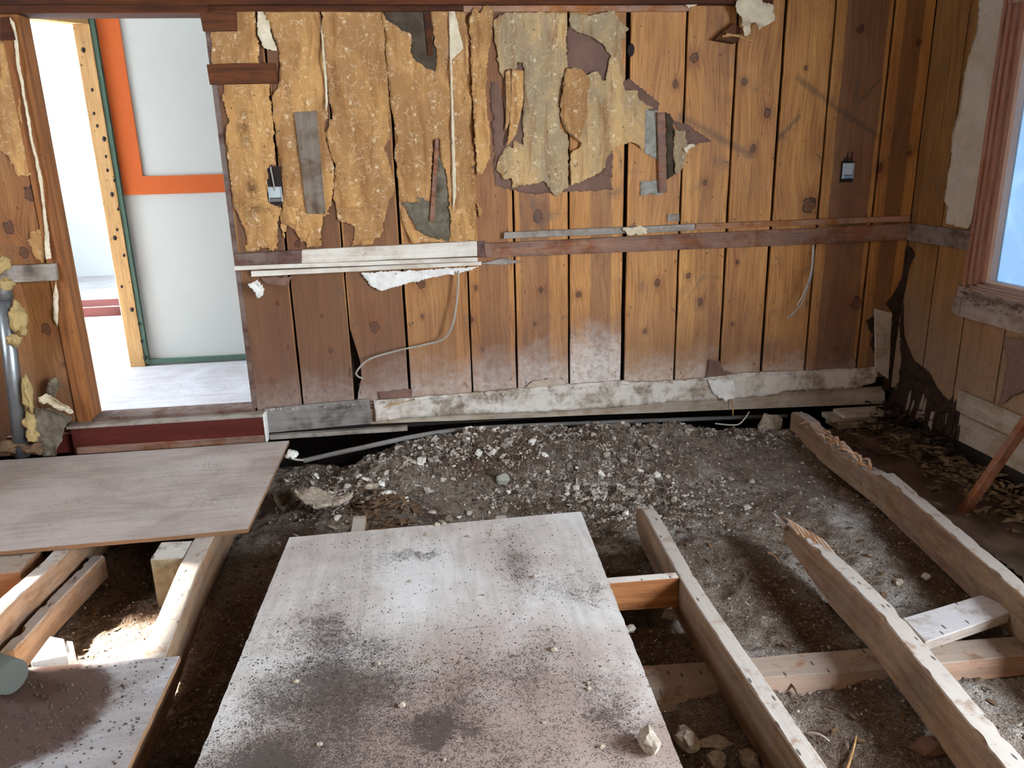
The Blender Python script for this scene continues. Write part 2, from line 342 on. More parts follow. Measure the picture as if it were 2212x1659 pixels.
M['ply_near'] = mat_plywood('stained_plywood', [(-.95, 2.0, .15, .1, .3)], base=srgb(170, 164, 162), brown=[(-1.2, 2.03, .26, .18, 1.5), (-1.1, 1.9, .14, .12, .8), (-1.25, 1.8, .2, .08, .8)], grain='X')
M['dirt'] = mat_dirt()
M['foam'] = mat_plain('yellow_foam', srgb(170, 144, 94), .8, var=.4, scale=40, bump=.8)
M['metal'] = mat_plain('galvanised_metal', srgb(150, 154, 158), .38, .85, var=.25, scale=14)
M['boxmetal'] = mat_plain('pale_metal_box', srgb(196, 204, 204), .45, .3)
M['cable'] = mat_plain('grey_cable', srgb(158, 150, 138), .6)
M['cablew'] = mat_plain('white_cable', srgb(206, 200, 190), .6)
M['conduit'] = mat_plain('grey_conduit', srgb(118, 112, 106), .6, var=.2)
M['darkgrey'] = mat_plain('dark_grey_plastic', srgb(72, 72, 64), .6)
M['farwall'] = mat_plain('white_wall_paint', srgb(214, 216, 214), .85, var=.04, scale=3)
M['farfloor'] = mat_plywood('white_subfloor', [(-1.4, 4.9, .3, .3, .15)], base=srgb(204, 200, 202), grain='X', amount=.25, dustc=srgb(226, 228, 234))
M['partition'] = mat_plain('grey_white_wall', srgb(212, 213, 207), .85, var=.04, scale=5)
M['orange'] = mat_plain('orange_paint', srgb(206, 96, 34), .7, var=.05)
M['green'] = mat_plain('green_trim_paint', srgb(82, 108, 92), .7, var=.15)
M['black'] = mat_plain('dark_sheathing', srgb(40, 30, 24), .95, var=.3)
M['ceiling'] = mat_plain('ceiling_board', srgb(104, 84, 66), .9)
M['roomwall'] = mat_plain('room_wall', srgb(146, 122, 100), .9)
M['wincase'] = mat_wood('red_window_casing', 'Z', srgb(128, 76, 54), srgb(176, 120, 92), .12, rough=.5, speck=.2, grime=.15)
M['wincase_y'] = mat_wood('red_window_sill', 'Y', srgb(128, 80, 60), srgb(182, 140, 116), .3, rough=.45, speck=.2, grime=.15)
M['sash'] = mat_plain('pale_sash', srgb(200, 170, 150), .5)
M['apron'] = mat_wood('dusty_apron', 'Y', srgb(98, 74, 60), srgb(140, 112, 94), .3)
M['plaster'] = mat_paper('pale_plaster', srgb(176, 160, 140), srgb(198, 184, 164), 5, bump=.2)
M['rot'] = mat_paper('black_rot', srgb(30, 22, 18), srgb(66, 48, 38), 26, bump=1.0)
M['rock'] = mat_paper('pale_rock', srgb(128, 112, 96), srgb(190, 176, 156), 55, bump=1.0)
def mat_stone():
    g = G('gravel_stone'); r = g.rand(); n = g.noise(g.pos, 60, 4)
    c = g.ramp(r, [(0, srgb(112, 98, 86)), (.4, srgb(166, 154, 140)), (.75, srgb(196, 186, 174)), (1, srgb(222, 216, 206))])
    c = g.mix(g.step(n, .5, .75), c, srgb(96, 82, 72)); return g.finish(c, .9, g.bump(n, .4, .004), .15)
M['stone'] = mat_stone()
def mat_gravel():
    g = G('fine_gravel'); n = g.voro(g.pos, 30, out='Color'); x, y, z = g.xyz(n); n2 = g.noise(g.pos, 90, 3)
    c = g.ramp(x, [(0, srgb(66, 54, 46)), (.5, srgb(120, 106, 94)), (1, srgb(194, 184, 172))])
    c = g.mix(g.step(n2, .5, .75), c, srgb(70, 58, 50)); return g.finish(c, .95, None, .1)
M['gravel'] = mat_gravel()
M['soil'] = mat_paper('dark_soil', srgb(46, 38, 33), srgb(96, 82, 72), 120)
M['chips'] = mat_paper('wood_splinters', srgb(70, 50, 36), srgb(126, 100, 74), 30)
M['chips_pale'] = mat_paper('pale_splinters', srgb(84, 66, 48), srgb(146, 122, 92), 30)
M['sheetfelt'] = mat_paper('dark_ground_sheet', srgb(66, 53, 44), srgb(108, 88, 72), 5, rough=.7, bump=.7)
def mat_glass():
    g = G('hazy_window_pane'); n = g.noise(g.pos, 6, 5, .65, .6)
    tr = g.n('ShaderNodeBsdfTransparent'); g.put(tr.inputs[0], g.mix(g.step(n, .4, .7), (.090, .112, .134), (.106, .128, .148)))
    tl = g.n('ShaderNodeBsdfTranslucent'); tl.inputs[0].default_value = (.55, .72, .9, 1)
    gl = g.n('ShaderNodeBsdfGlossy'); gl.inputs['Roughness'].default_value = .12; gl.inputs[0].default_value = (.8, .8, .8, 1)
    m1 = g.n('ShaderNodeMixShader'); m1.inputs[0].default_value = .015; g.t.links.new(tr.outputs[0], m1.inputs[1]); g.t.links.new(tl.outputs[0], m1.inputs[2])
    m2 = g.n('ShaderNodeMixShader'); m2.inputs[0].default_value = .05; g.t.links.new(m1.outputs[0], m2.inputs[1]); g.t.links.new(gl.outputs[0], m2.inputs[2])
    g.t.links.new(m2.outputs[0], g.out.inputs[0]); return g.m
M['glass'] = mat_glass()

# ------------------------------------------------------------------ object helpers
def link(name, me, mat=None, parent=None, origin=None):
    if mat and not me.materials: me.materials.append(M[mat] if isinstance(mat, str) else mat)
    o = bpy.data.objects.new(name, me); C.objects.link(o)
    if origin is not None:
        me.transform(Matrix.Translation(-Vector(origin))); o.location = origin
    if parent:
        o.parent = parent
        if parent.location.length > 0: o.matrix_parent_inverse = Matrix.Translation(-parent.location)
    return o
def tag(o, label, cat, group=None):
    o['label'] = label; o['category'] = cat
    if group: o['group'] = group
    return o
def struct(o, label=None):
    o['kind'] = 'structure'
    if label: o['label'] = label
    return o
def empty(name, loc):
    o = bpy.data.objects.new(name, None); C.objects.link(o); o.location = loc; o.empty_display_size = .1; return o
def mesh(name, v, f):
    me = bpy.data.meshes.new(name); me.from_pydata([tuple(q) for q in v], [], f); me.update(); return me
def bm_mesh(name, bm, smooth=False):
    bmesh.ops.recalc_face_normals(bm, faces=bm.faces)
    me = bpy.data.meshes.new(name); bm.to_mesh(me); bm.free()
    if smooth:
        for p in me.polygons: p.use_smooth = True
    return me
def centre_origin(me):
    n = len(me.vertices); a = np.empty(n*3); me.vertices.foreach_get('co', a); a = a.reshape(-1, 3)
    return Vector(((a[:, 0].min()+a[:, 0].max())/2, (a[:, 1].min()+a[:, 1].max())/2, a[:, 2].min()))
def hexa(name, c, mat, parent=None, bevel=.002, jit=0.0, cuts=0):
    """box from 8 corners: four of the front/bottom ring, then the four opposite ones"""
    bm = bmesh.new(); vs = [bm.verts.new(tuple(p)) for p in c]
    for f in ((0, 1, 2, 3), (7, 6, 5, 4), (0, 4, 5, 1), (1, 5, 6, 2), (2, 6, 7, 3), (3, 7, 4, 0)): bm.faces.new([vs[i] for i in f])
    if bevel: bmesh.ops.bevel(bm, geom=list(bm.edges), offset=bevel, segments=1, affect='EDGES')
    if cuts:
        ed = sorted(bm.edges, key=lambda e: -e.calc_length()); L = ed[0].calc_length()
        bmesh.ops.subdivide_edges(bm, edges=[e for e in bm.edges if e.calc_length() > .5*L], cuts=cuts, use_grid_fill=True)
    if jit:
        for v in bm.verts:
            p = v.co*9; v.co += Vector((mnoise.noise(p), mnoise.noise(p+Vector((5, 1, 2))), mnoise.noise(p+Vector((1, 8, 3)))))*jit
    me = bm_mesh(name, bm); o = centre_origin(me); return link(name, me, mat, parent, o)
def box(name, x0, x1, y0, y1, z0, z1, mat, parent=None, bevel=.002, jit=0.0, cuts=0):
    return hexa(name, [(x0, y0, z0), (x1, y0, z0), (x1, y0, z1), (x0, y0, z1), (x0, y1, z0), (x1, y1, z0), (x1, y1, z1), (x0, y1, z1)], mat, parent, bevel, jit, cuts)
def wallquad(name, quad, yb, depth, mat, parent=None, bevel=.0015, jit=0.0, cuts=0):
    """board fixed on the back wall: quad = four pixel corners (bl, br, tr, tl) of its front face at depth yb-depth"""
    f = [PY(p[0], p[1], yb-depth) for p in quad]; b = [Vector((p.x, yb, p.z)) for p in f]
    return hexa(name, f+b, mat, parent, bevel, jit, cuts)
def frac_line(a, b, step, jit, seed):
    L = (Vector(b)-Vector(a)).length; n = max(1, int(L/step)); out = []
    nx, nz = -(b[1]-a[1])/max(L, 1e-6), (b[0]-a[0])/max(L, 1e-6)
    for i in range(n):
        t = i/n; x = a[0]+(b[0]-a[0])*t; z = a[1]+(b[1]-a[1])*t
        e = min(t, 1-t)*4; e = min(1, e)
        d = (mnoise.noise(Vector((x*30, z*30, seed)))+.8*mnoise.noise(Vector((x*85, z*85, seed+9)))+.45*mnoise.noise(Vector((x*240, z*240, seed+5))))*jit*(.3+.7*e)
        out.append((x+nx*d, z+nz*d))
    return out
def sheet(name, poly, to3d, mat, parent=None, jit=.009, curl=.012, wr=.003, step=.016, lift=.003, thick=.0012, seed=0, holes=()):
    """torn sheet: traced outline, ragged edge, creases and lifted curling rim; to3d(u, v, off) puts it on its plane"""
    pts = []; loops = []
    for loop in [poly]+list(holes):
        st = len(pts); n = len(loop)
        for i in range(n): pts += frac_line(loop[i], loop[(i+1) % n], step*.33, jit, seed)
        loops.append((st, len(pts)))
    P = np.array(pts); 
    x0, z0 = P.min(0); x1, z1 = P.max(0)
    gx = np.arange(x0, x1, step); gz = np.arange(z0, z1, step)
    gg = np.array(np.meshgrid(gx, gz)).reshape(2, -1).T + rng.uniform(-.25, .25, (len(gx)*len(gz), 2))*step
    def inside(q, loop):
        c = np.zeros(len(q), bool); n = len(loop); j = n-1
        for i in range(n):
            xi, zi = loop[i]; xj, zj = loop[j]
            k = ((zi > q[:, 1]) != (zj > q[:, 1])) & (q[:, 0] < (xj-xi)*(q[:, 1]-zi)/((zj-zi) if zj != zi else 1e-9)+xi)
            c ^= k; j = i
        return c
    ok = inside(gg, P[loops[0][0]:loops[0][1]])
    for (s, e) in loops[1:]: ok &= ~inside(gg, P[s:e])
    gg = gg[ok]
    dist = lambda q: np.sqrt(((q[:, None, :]-P[None, :, :])**2).sum(2)).min(1) if len(q) else np.zeros(0)
    dg = dist(gg); gg = gg[dg > step*.45]; dg = dg[dg > step*.45]
    allp = np.vstack([P, gg]) if len(gg) else P
    D = np.concatenate([np.zeros(len(P)), dg]) if len(gg) else np.zeros(len(P))
    edges = []
    for (s, e) in loops: edges += [(i, i+1 if i+1 < e else s) for i in range(s, e)]
    r = delaunay_2d_cdt([Vector(p) for p in allp], edges, [], 0, 1e-6)
    vo, fo = r[0], r[2]; idx = r[3]
    vv = []; 
    for k, v in enumerate(vo):
        d = D[idx[k][0]] if idx[k] else 0.0
        c = max(0.0, 1-d/.03)**2*curl*max(0, mnoise.noise(Vector((v.x*9, v.y*9, seed+3)))+.35)
        wv = wr*(mnoise.noise(Vector((v.x*13, v.y*6, seed)))+.6*mnoise.noise(Vector((v.x*48, v.y*34, seed+1)))+.9)
        vv.append(to3d(v.x, v.y, lift+c+max(0, wv)))
    cen = np.array([[sum(vo[i].x for i in f)/len(f), sum(vo[i].y for i in f)/len(f)] for f in fo])
    keep = inside(cen, P[loops[0][0]:loops[0][1]])
    for (s, e) in loops[1:]: keep &= ~inside(cen, P[s:e])
    ff = [list(f) for f, k in zip(fo, keep) if k]
    used = sorted({i for f in ff for i in f}); mp = {u: i for i, u in enumerate(used)}
    me = mesh(name, [vv[u] for u in used], [[mp[i] for i in f] for f in ff])
    for p in me.polygons: p.use_smooth = True
    o = link(name, me, mat, parent, centre_origin(me))
    md = o.modifiers.new('thickness', 'SOLIDIFY'); md.thickness = thick; md.offset = 0
    return o
def onback(Y): return lambda u, v, off: (u, Y-off, v)
def cr(pts, ox, oy, s): return [(ox+a*s, oy+b*s) for a, b in pts]
def bpoly(pts, Y=4.23): return [(PY(a, b, Y).x, PY(a, b, Y).z) for a, b in pts]
def rpoly(pts, X=2.873): return [(PX(a, b, X).y, PX(a, b, X).z) for a, b in pts]
def spline(pts, n=8):
    pts = [Vector(p) for p in pts]; out = []
    for i in range(len(pts)-1):
        p0 = pts[max(0, i-1)]; p1 = pts[i]; p2 = pts[i+1]; p3 = pts[min(len(pts)-1, i+2)]
        for k in range(n):
            t = k/n; out.append(.5*((2*p1)+(p2-p0)*t+(2*p0-5*p1+4*p2-p3)*t*t+(-p0+3*p1-3*p2+p3)*t**3))
    out.append(pts[-1]); return out
def tube(name, pts, r, mat, parent=None, seg=8, smooth=8, cap=True):
    p = spline(pts, smooth) if smooth else [Vector(q) for q in pts]
    v = []; f = []; ref = Vector((.3, .2, .9))
    for i, q in enumerate(p):
        t = (p[min(i+1, len(p)-1)]-p[max(i-1, 0)]).normalized()
        a = t.cross(ref)
        if a.length < .05: a = t.cross(Vector((1, 0, 0)))
        a.normalize(); b = t.cross(a); rr = r(i/(len(p)-1)) if callable(r) else r
        for k in range(seg):
            th = 2*math.pi*k/seg; v.append(q+(a*math.cos(th)+b*math.sin(th))*rr)
    for i in range(len(p)-1):
        for k in range(seg): f.append((i*seg+k, i*seg+(k+1) % seg, (i+1)*seg+(k+1) % seg, (i+1)*seg+k))
    if cap: f.append(tuple(range(seg-1, -1, -1))); f.append(tuple((len(p)-1)*seg+k for k in range(seg)))
    me = mesh(name, v, f)
    for q in me.polygons: q.use_smooth = len(q.vertices) == 4
    return link(name, me, mat, parent, centre_origin(me))
def lump(name, c, rad, mat, parent=None, rough=.35, freq=14, sub=3, seed=0, squash=(1, 1, 1)):
    bm = bmesh.new(); bmesh.ops.create_icosphere(bm, subdivisions=sub, radius=1)
    for v in bm.verts:
        d = v.co.normalized(); k = 1+rough*(mnoise.noise(d*1.7+Vector((seed, 0, 0)))+.6*mnoise.noise(d*4+Vector((0, seed, 0)))+.35*mnoise.noise(d*9+Vector((0, 0, seed))))
        v.co = Vector((d.x*rad[0]*k, d.y*rad[1]*k, d.z*rad[2]*k))+Vector(c)
    me = bm_mesh(name, bm, True); return link(name, me, mat, parent, centre_origin(me))

# ================================================================== SETTING
BY = 4.23; RX = 2.873                      # faces of the back wall and of the right wall
LX, RY0, CZ = -3.3, -1.7, 2.55             # left wall, rear wall, ceiling
DX0, DX1, DZ0, DZ1 = -1.757, -.915, .165, 2.160
def joined_boxes(name, bs, mat):
    bm = bmesh.new()
    for (x0, x1, y0, y1, z0, z1) in bs:
        r = bmesh.ops.create_cube(bm, size=1.0)['verts']
        for v in r: v.co = Vector((x0+(v.co.x+.5)*(x1-x0), y0+(v.co.y+.5)*(y1-y0), z0+(v.co.z+.5)*(z1-z0)))
    me = bm_mesh(name, bm); return link(name, me, mat)
wall_back = struct(joined_boxes('wall_back', [(LX, DX0-.09, BY+.05, BY+.11, -.02, CZ), (DX1+.03, RX+.25, BY+.05, BY+.11, -.02, CZ), (DX0-.09, DX1+.03, BY+.05, BY+.11, DZ1+.05, CZ)], 'black'), 'back wall of vertical knotty pine boards with torn wallpaper')
WY0, WY1, WZ0, WZ1 = 2.35, 3.70, .755, 2.13    # visible window opening
NY0, NY1, NZ0, NZ1 = -1.3, 1.25, .6, 2.2                           # nearer window opening
wall_right = struct(joined_boxes('wall_right', [(RX+.02, RX+.12, WY1, BY+.2, -.05, CZ), (RX+.02, RX+.12, NY1, WY0, -.05, CZ), (RX+.12, RX+.42, NY1, NY1+.3, -.05, CZ), (RX+.12, RX+.42, NY0-.2, NY0, -.05, CZ), (RX+.12, RX+.42, NY0-.2, NY1+.3, NZ1, CZ), (RX+.12, RX+.42, NY0-.2, NY1+.3, -.05, NZ0), (RX+.02, RX+.12, RY0, NY0, -.05, CZ),  # deep jambs of the unseen nearer window, added to darken the right corner
    (RX+.02, RX+.12, WY0, WY1, -.05, WZ0), (RX+.02, RX+.12, WY0, WY1, WZ1, CZ), (RX+.02, RX+.12, NY0, NY1, -.05, NZ0), (RX+.02, RX+.12, NY0, NY1, NZ1, CZ)], 'black'), 'right side wall of dusty vertical boards with a window')
# opening in the left wall that lets the sun patch onto the ground: shifted back along the sun ray
def back_to_x(p, X): t = (X-p[0])/SUND.x; return p[1]+SUND.y*t, p[2]+SUND.z*t
sy0, sz0 = back_to_x((-.84, 2.205, 0), LX); sy1, sz1 = back_to_x((-1.85, 2.77, 0), LX)
SY0, SY1, SZ0, SZ1 = sy0, sy1, min(sz0, sz1), max(sz0, sz1)
wall_left = struct(joined_boxes('wall_left', [(LX-.1, LX, RY0, SY0, -.6, CZ), (LX-.1, LX, SY1, BY+.1, -.6, CZ), (LX-.1, LX, SY0, SY1, -.6, SZ0), (LX-.1, LX, SY0, SY1, SZ1, CZ)], 'roomwall'))
wall_rear = struct(joined_boxes('wall_rear', [(LX, RX+.1, RY0-.1, RY0, -.8, CZ)], 'roomwall'))
ceiling = struct(joined_boxes('ceiling', [(LX-.1, RX+.2, RY0-.1, BY+.2, CZ, CZ+.1)], 'ceiling'))
found = struct(joined_boxes('wall_foundation', [(RX+.03, RX+.2, RY0, 5.3, -.8, -.05), (LX-1.5, RX+.2, 5.2, 5.3, -.8, .05), (1.2, RX+.2, BY+.1, 5.3, -.02, .12), (RX+.03, RX+.2, BY, 5.3, -.1, .1), (LX-.1, LX, BY, 5.3, -.8, .05)], 'black'))

# ---- ground
def sst(v, a, b):
    t = np.clip((v-a)/(b-a), 0, 1); return t*t*(3-2*t)
def ground_base(x, y):
    z = np.full_like(x, -.195)
    ridge = np.exp(-((y-4.07)/np.where(y < 4.07, .30, .10))**2)
    xw = sst(x, -.55, -.1)*(1-.62*sst(x, 1.3, 2.1))
    z += .165*ridge*xw + .03*np.exp(-((x-.5)/.35)**2-((y-4.0)/.2)**2)
    z += .03*np.exp(-((x+.9)/.5)**2-((y-3.9)/.3)**2)
    z -= .10*np.exp(-((x-.55)/.42)**2-((y-3.42)/.17)**2)                 # scooped hollow
    z += .10*np.exp(-((x+.12+.5*(y-3.4))/.12)**2-((y-3.45)/.28)**2)      # hump left of it
    z += .05*np.exp(-((x+.45)/.18)**2-((y-3.5)/.25)**2)
    z -= .16*sst(x, .60, .66)*(1-sst(x, .84, .87))*(1-sst(y, 2.73, 2.78))*sst(y, 2.40, 2.5)  # square hole by the block
    z -= .10*sst(x, .6, .66)*(1-sst(x, .84, .88))*(1-sst(y, 2.3, 2.4))*0
    z -= .34*sst(x, -.90, -.84)*(1-sst(x, -.55, -.5))*(1-sst(y, 1.95, 2.02))
    z -= .05*(1-sst(x, -.85, -.75))*(1-sst(y, 2.85, 3.05))*sst(x, -1.45, -1.3)*0
    z -= .05*np.exp(-((x+1.2)/.3)**2-((y-3.1)/.2)**2)
    z += .035*np.exp(-((x-1.85)/.22)**2-((y-3.0)/.4)**2)
    z -= .02*sst(x, 2.2, 2.35)
    z -= .30*sst(y, 4.17, 4.35)
    return z
def nz3(x, y, s, o=0.0): return mnoise.noise(Vector((x*s+o, y*s, o*1.3)))
def ground_noise(x, y):
    a = .026*nz3(x, y, 2.3, 1)+.019*nz3(x, y, 6, 4)+.011*nz3(x, y, 15, 7)+.007*nz3(x, y, 34, 2)+.005*nz3(x, y, 70, 9)
    m = math.exp(-((y-3.98)/.22)**2)*(1 if -.5 < x < 1.8 else .3)
    return a+m*(.02*nz3(x, y, 11, 6)+.014*nz3(x, y, 24, 3)+.010*nz3(x, y, 50, 5))
GS = .0105
gx = np.arange(-3.3, 3.05, GS); gy = np.concatenate([np.arange(-1.7, 1.2, .15), np.arange(1.2, 4.35, GS), np.arange(4.36, 5.3, .06)])
GX, GY = np.meshgrid(gx, gy); GZ = ground_base(GX, GY)
for j in range(len(gy)):
    if gy[j] < 1.0: continue
    for i in range(len(gx)):
        if gx[i] > -2.0: GZ[j, i] += ground_noise(gx[i], gy[j])
def ground_z(x, y):
    i = np.clip((x-gx[0])/GS, 0, len(gx)-2); j = np.interp(y, gy, np.arange(len(gy)))
    j = min(j, len(gy)-2); i0, j0 = int(i), int(j); a, b = i-i0, j-j0
    return float((GZ[j0, i0]*(1-a)+GZ[j0, i0+1]*a)*(1-b)+(GZ[j0+1, i0]*(1-a)+GZ[j0+1, i0+1]*a)*b)
nx_, ny_ = len(gx), len(gy)
gv = np.stack([GX, GY, GZ], -1).reshape(-1, 3)
ii = (np.arange(ny_-1)[:, None]*nx_+np.arange(nx_-1)[None, :]).reshape(-1)
gf = np.stack([ii, ii+1, ii+1+nx_, ii+nx_], -1)
gme = mesh('ground', gv.tolist(), gf.tolist())
for p in gme.polygons: p.use_smooth = True
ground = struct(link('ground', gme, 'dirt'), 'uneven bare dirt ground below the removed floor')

# ---- boards of the back wall
seams = [-.905, -.655, -.365, -.058, .297, .556, .860, 1.176, 1.490, 1.765, 2.026, 2.303, 2.637, RX]
gaps = [.004, .013, .010, .015, .010, .011, .012, .024, .012, .014, .017, .013, .014, .0]
knots = [(1460, 182, 9), (1608, 177, 8), (1657, 243, 10), (1627, 321, 9), (1500, 125, 12), (1747, 443, 19), (1741, 147, 5), (1523, 395, 7), (1520, 300, 5), (1900, 362, 12), (1860, 62, 10), (1985, 90, 8), (1965, 330, 7),
    (1420, 612, 9), (1250, 637, 8), (1393, 716, 6), (1512, 653, 9), (1593, 567, 5), (1487, 596, 7), (1525, 595, 7), (1582, 700, 5), (1850, 655, 18), (1808, 755, 9), (1161, 467, 14), (1168, 627, 7), (1155, 700, 5), (1362, 520, 4), (1388, 530, 6), (1555, 515, 6),
    (809, 707, 14), (598, 655, 6), (714, 757, 8), (700, 842, 8), (588, 825, 12), (622, 750, 6), (695, 683, 5), (910, 612, 12), (1028, 622, 6), (1015, 690, 8), (1043, 755, 5), (912, 684, 5), (642, 527, 8), (797, 503, 9), (560, 480, 16), (68, 418, 18), (20, 492, 14), (52, 545, 12), (100, 712, 12), (138, 787, 6), (1320, 210, 6), (1430, 95, 5), (1490, 350, 7)]
KW = [(PY(a, b).x, PY(a, b).z, r*.0019) for a, b, r in knots]
# per board: tint, ghost band (left inset, right inset, strength), dust (full below z, none above z, strength)
bp = [((.62, .58, .60), (.0, .0, .97), (.14, .40, .22)), ((.64, .60, .61), (.0, .0, .95), (.14, .42, .28)), ((.76, .71, .70), (.0, .0, .88), (.16, .45, .4)), ((.94, .88, .84), (.0, .06, .45), (.16, .46, .5)), ((.90, .82, .78), (.05, .02, .7), (.16, .48, .55)),
    ((.94, .87, .82), (.02, .10, .7), (.2, .50, .7)), ((1.0, .94, .88), (.11, .06, .7), (.28, .60, 1.0)), ((1.04, .98, .90), (.02, .02, .18), (.16, .42, .65)), ((1.04, .98, .88), (.09, .02, .35), (.16, .40, .55)), ((1.06, 1.0, .90), (0, 0, .1), (.15, .36, .5)), ((1.08, 1.02, .90), (0, 0, .05), (.15, .36, .55)), ((1.0, .94, .86), (.05, .02, .95), (.12, .3, .3)), ((.85, .76, .66), (.05, .06, .9), (.1, .2, .1))]
def board(x0, x1, tint, band, dust, parent, zb=.12, zt=CZ-.01, y0=BY, nm='board', wmat='panel', notch=None):
    # vertical plank with slightly wandering edges
    n = 26; v = []; f = []; sd = x0*7.3
    for i in range(n+1):
        z = zb+(zt-zb)*i/n
        a = x0+.0025*mnoise.noise(Vector((sd, z*4, 0)))+.0012*mnoise.noise(Vector((sd, z*17, 3))); b = x1+.0025*mnoise.noise(Vector((sd+9, z*4, 0)))+.0012*mnoise.noise(Vector((sd+9, z*17, 3)))
        if notch and notch[0] < z < notch[1]:
            s_ = math.sin(math.pi*(z-notch[0])/(notch[1]-notch[0]))**.6; a += notch[2]*s_
        bow = .002*mnoise.noise(Vector((sd, z*1.1, 5)))
        v += [(a, y0-bow+.002, z), (a+.003, y0-bow, z), (b-.003, y0-bow, z), (b, y0-bow+.002, z), (b, y0+.02, z), (a, y0+.02, z)]
    for i in range(n):
        for k in range(6): f.append((i*6+k, i*6+(k+1) % 6, (i+1)*6+(k+1) % 6, (i+1)*6+k))
    f.append(tuple(range(5, -1, -1))); f.append(tuple(n*6+k for k in range(6)))
    me = mesh(nm, v, f); o = link(nm, me, wmat, parent, ((x0+x1)/2, y0, zb))
    o['tint'] = [float(c) for c in tint]; o['band'] = [x0+band[0], x1-band[1], float(band[2])]; o['dust'] = [float(c) for c in dust]
    ks = [k for k in KW if x0-.005 < k[0] < x1+.005][:5] if wmat == 'panel' else []
    while len(ks) < 5: ks.append((99.0, 0.0, .01))
    for i, k in enumerate(ks): o['k%d' % i] = [float(c) for c in k]
    return o
for i in range(13):
    nt_ = (.20, .52, .042) if i == 2 else None
    board(seams[i]+gaps[i]/2, seams[i+1]-gaps[i+1]/2, *bp[i], wall_back, notch=nt_)
lb = [LX, -3.0, -2.72, -2.43, -2.135, -1.845]
for i in range(5): board(lb[i]+.004, lb[i+1]-.004, (.52, .43, .34), (0, 0, 0), (.0, .1, .1), wall_back, zb=-.02, zt=2.2)
# door studs and header
ds = link('door_stud', hexa('t', [(-1.842, BY-.012, .0), (DX0, BY-.012, .17), (DX0, BY-.012, 2.2), (-1.842, BY-.012, 2.2), (-1.842, BY+.11, .0), (DX0, BY+.11, .17), (DX0, BY+.11, 2.2), (-1.842, BY+.11, 2.2)], 'oldstud').data, None, None); bpy.data.objects.remove([o for o in bpy.data.objects if o.name == 't'][0])
ds.location = (-1.80, BY+.049, 0); ds.name = 'door_1'; struct(ds, 'orange pine stud on the left side of the doorway')
dr = box('trim_1', DX1-.012, DX1+.014, BY-.004, BY+.11, DZ0, 2.09, 'rail_dark'); struct(dr, 'dark edge board on the right side of the doorway')
th = box('trim_2', LX, PY(1660, 10).x, BY-.055, BY+.03, 2.193, 2.32, 'header', cuts=12, jit=.004); struct(th, 'dark brown header beam along the top of the back wall')
th2 = box('trim_3', LX, DX1+.02, BY-.045, BY+.11, DZ1, 2.196, 'header'); struct(th2, 'dark lintel above the doorway')
th3 = box('trim_4', PY(1000, 20).x, PY(1490, 20).x, BY-.018, BY, 2.165, 2.20, 'batten', cuts=10, jit=.003); struct(th3, 'orange batten under the header beam')
th4 = box('trim_5', DX1, PY(1000, 20).x, BY-.022, BY, 2.168, 2.20, 'header', cuts=10, jit=.003); struct(th4, 'dark batten above the papered boards')

# ---- far side of the doorway
FZ = .14
farroom = struct(joined_boxes('floor_far_room', [(-4.7, 1.2, BY+.11, 7.45, .02, FZ), (-4.7, 1.2, 8.02, 9.9, .12, FZ+.06)], 'farfloor'), 'white dusty subfloor of the room beyond the doorway')
struct(joined_boxes('wall_far_room', [(-4.8, 1.2, 9.85, 9.95, 0, 2.6), (-4.8, -4.7, 5.45, 6.2, -.1, 2.6), (-4.8, -4.7, 4.3, 5.45, -.1, .4), (-4.8, -4.7, 4.3, 5.45, 2.25, 2.6), (-4.8, -4.7, 4.3, 4.45, -.1, 2.6), (-4.8, -4.7, 7.4, 9.95, -.1, 2.6), (-4.8, -4.7, 6.15, 6.5, -.1, 2.6), (-4.8, -4.7, 6.2, 7.7, -.1, 1.15), (-4.8, -4.7, 6.2, 7.7, 1.85, 2.6), (1.1, 1.2, 4.3, 9.9, 0, 2.6), (-4.8, LX, 4.24, 4.33, -.1, 2.6)], 'farwall'))
struct(joined_boxes('ceiling_far_room', [(-4.8, 1.2, 4.34, 9.95, 2.525, 2.6)], 'farwall'))
rb1 = tag(box('red_floor_beam', -4.6, -2.0, 7.44, 7.49, FZ, FZ+.085, 'redpaint'), 'front red beam across the floor gap in the room beyond the doorway', 'beam')
rb2 = tag(box('red_floor_beam', -4.6, -2.0, 7.96, 8.01, FZ-.02, FZ+.075, 'redpaint'), 'back red beam behind the floor gap in the room beyond the doorway', 'beam')
hexa('gap_floor', [(-4.6, 7.45, -.2), (-2.0, 7.45, -.2), (-2.0, 8.0, -.2), (-4.6, 8.0, -.2), (-4.6, 7.45, -.1), (-2.0, 7.45, -.1), (-2.0, 8.0, -.1), (-4.6, 8.0, -.1)], 'black', farroom)
pw = struct(joined_boxes('wall_partition', [(-1.84, 1.1, 5.46, 5.56, FZ, 2.525)], 'partition'), 'pale partition wall with orange painted stripe beyond the doorway')
box('orange_stripe', -1.832, -1.697, 5.452, 5.465, 1.285, 2.52, 'orange', pw, 0)
box('orange_stripe', -1.697, 1.0, 5.452, 5.465, 1.285, 1.400, 'orange', pw, 0)
box('green_edge', -1.865, -1.836, 5.435, 5.5, FZ+.02, 2.4, 'green', pw)
box('green_skirting', -1.84, 1.0, 5.44, 5.46, FZ+.012, FZ+.045, 'green', pw)
st = tag(box('wall_stud', -1.962, -1.865, 5.43, 5.52, FZ, 2.30, 'stud'), 'pale new pine stud full of nail holes beside the orange stripe', 'stud')
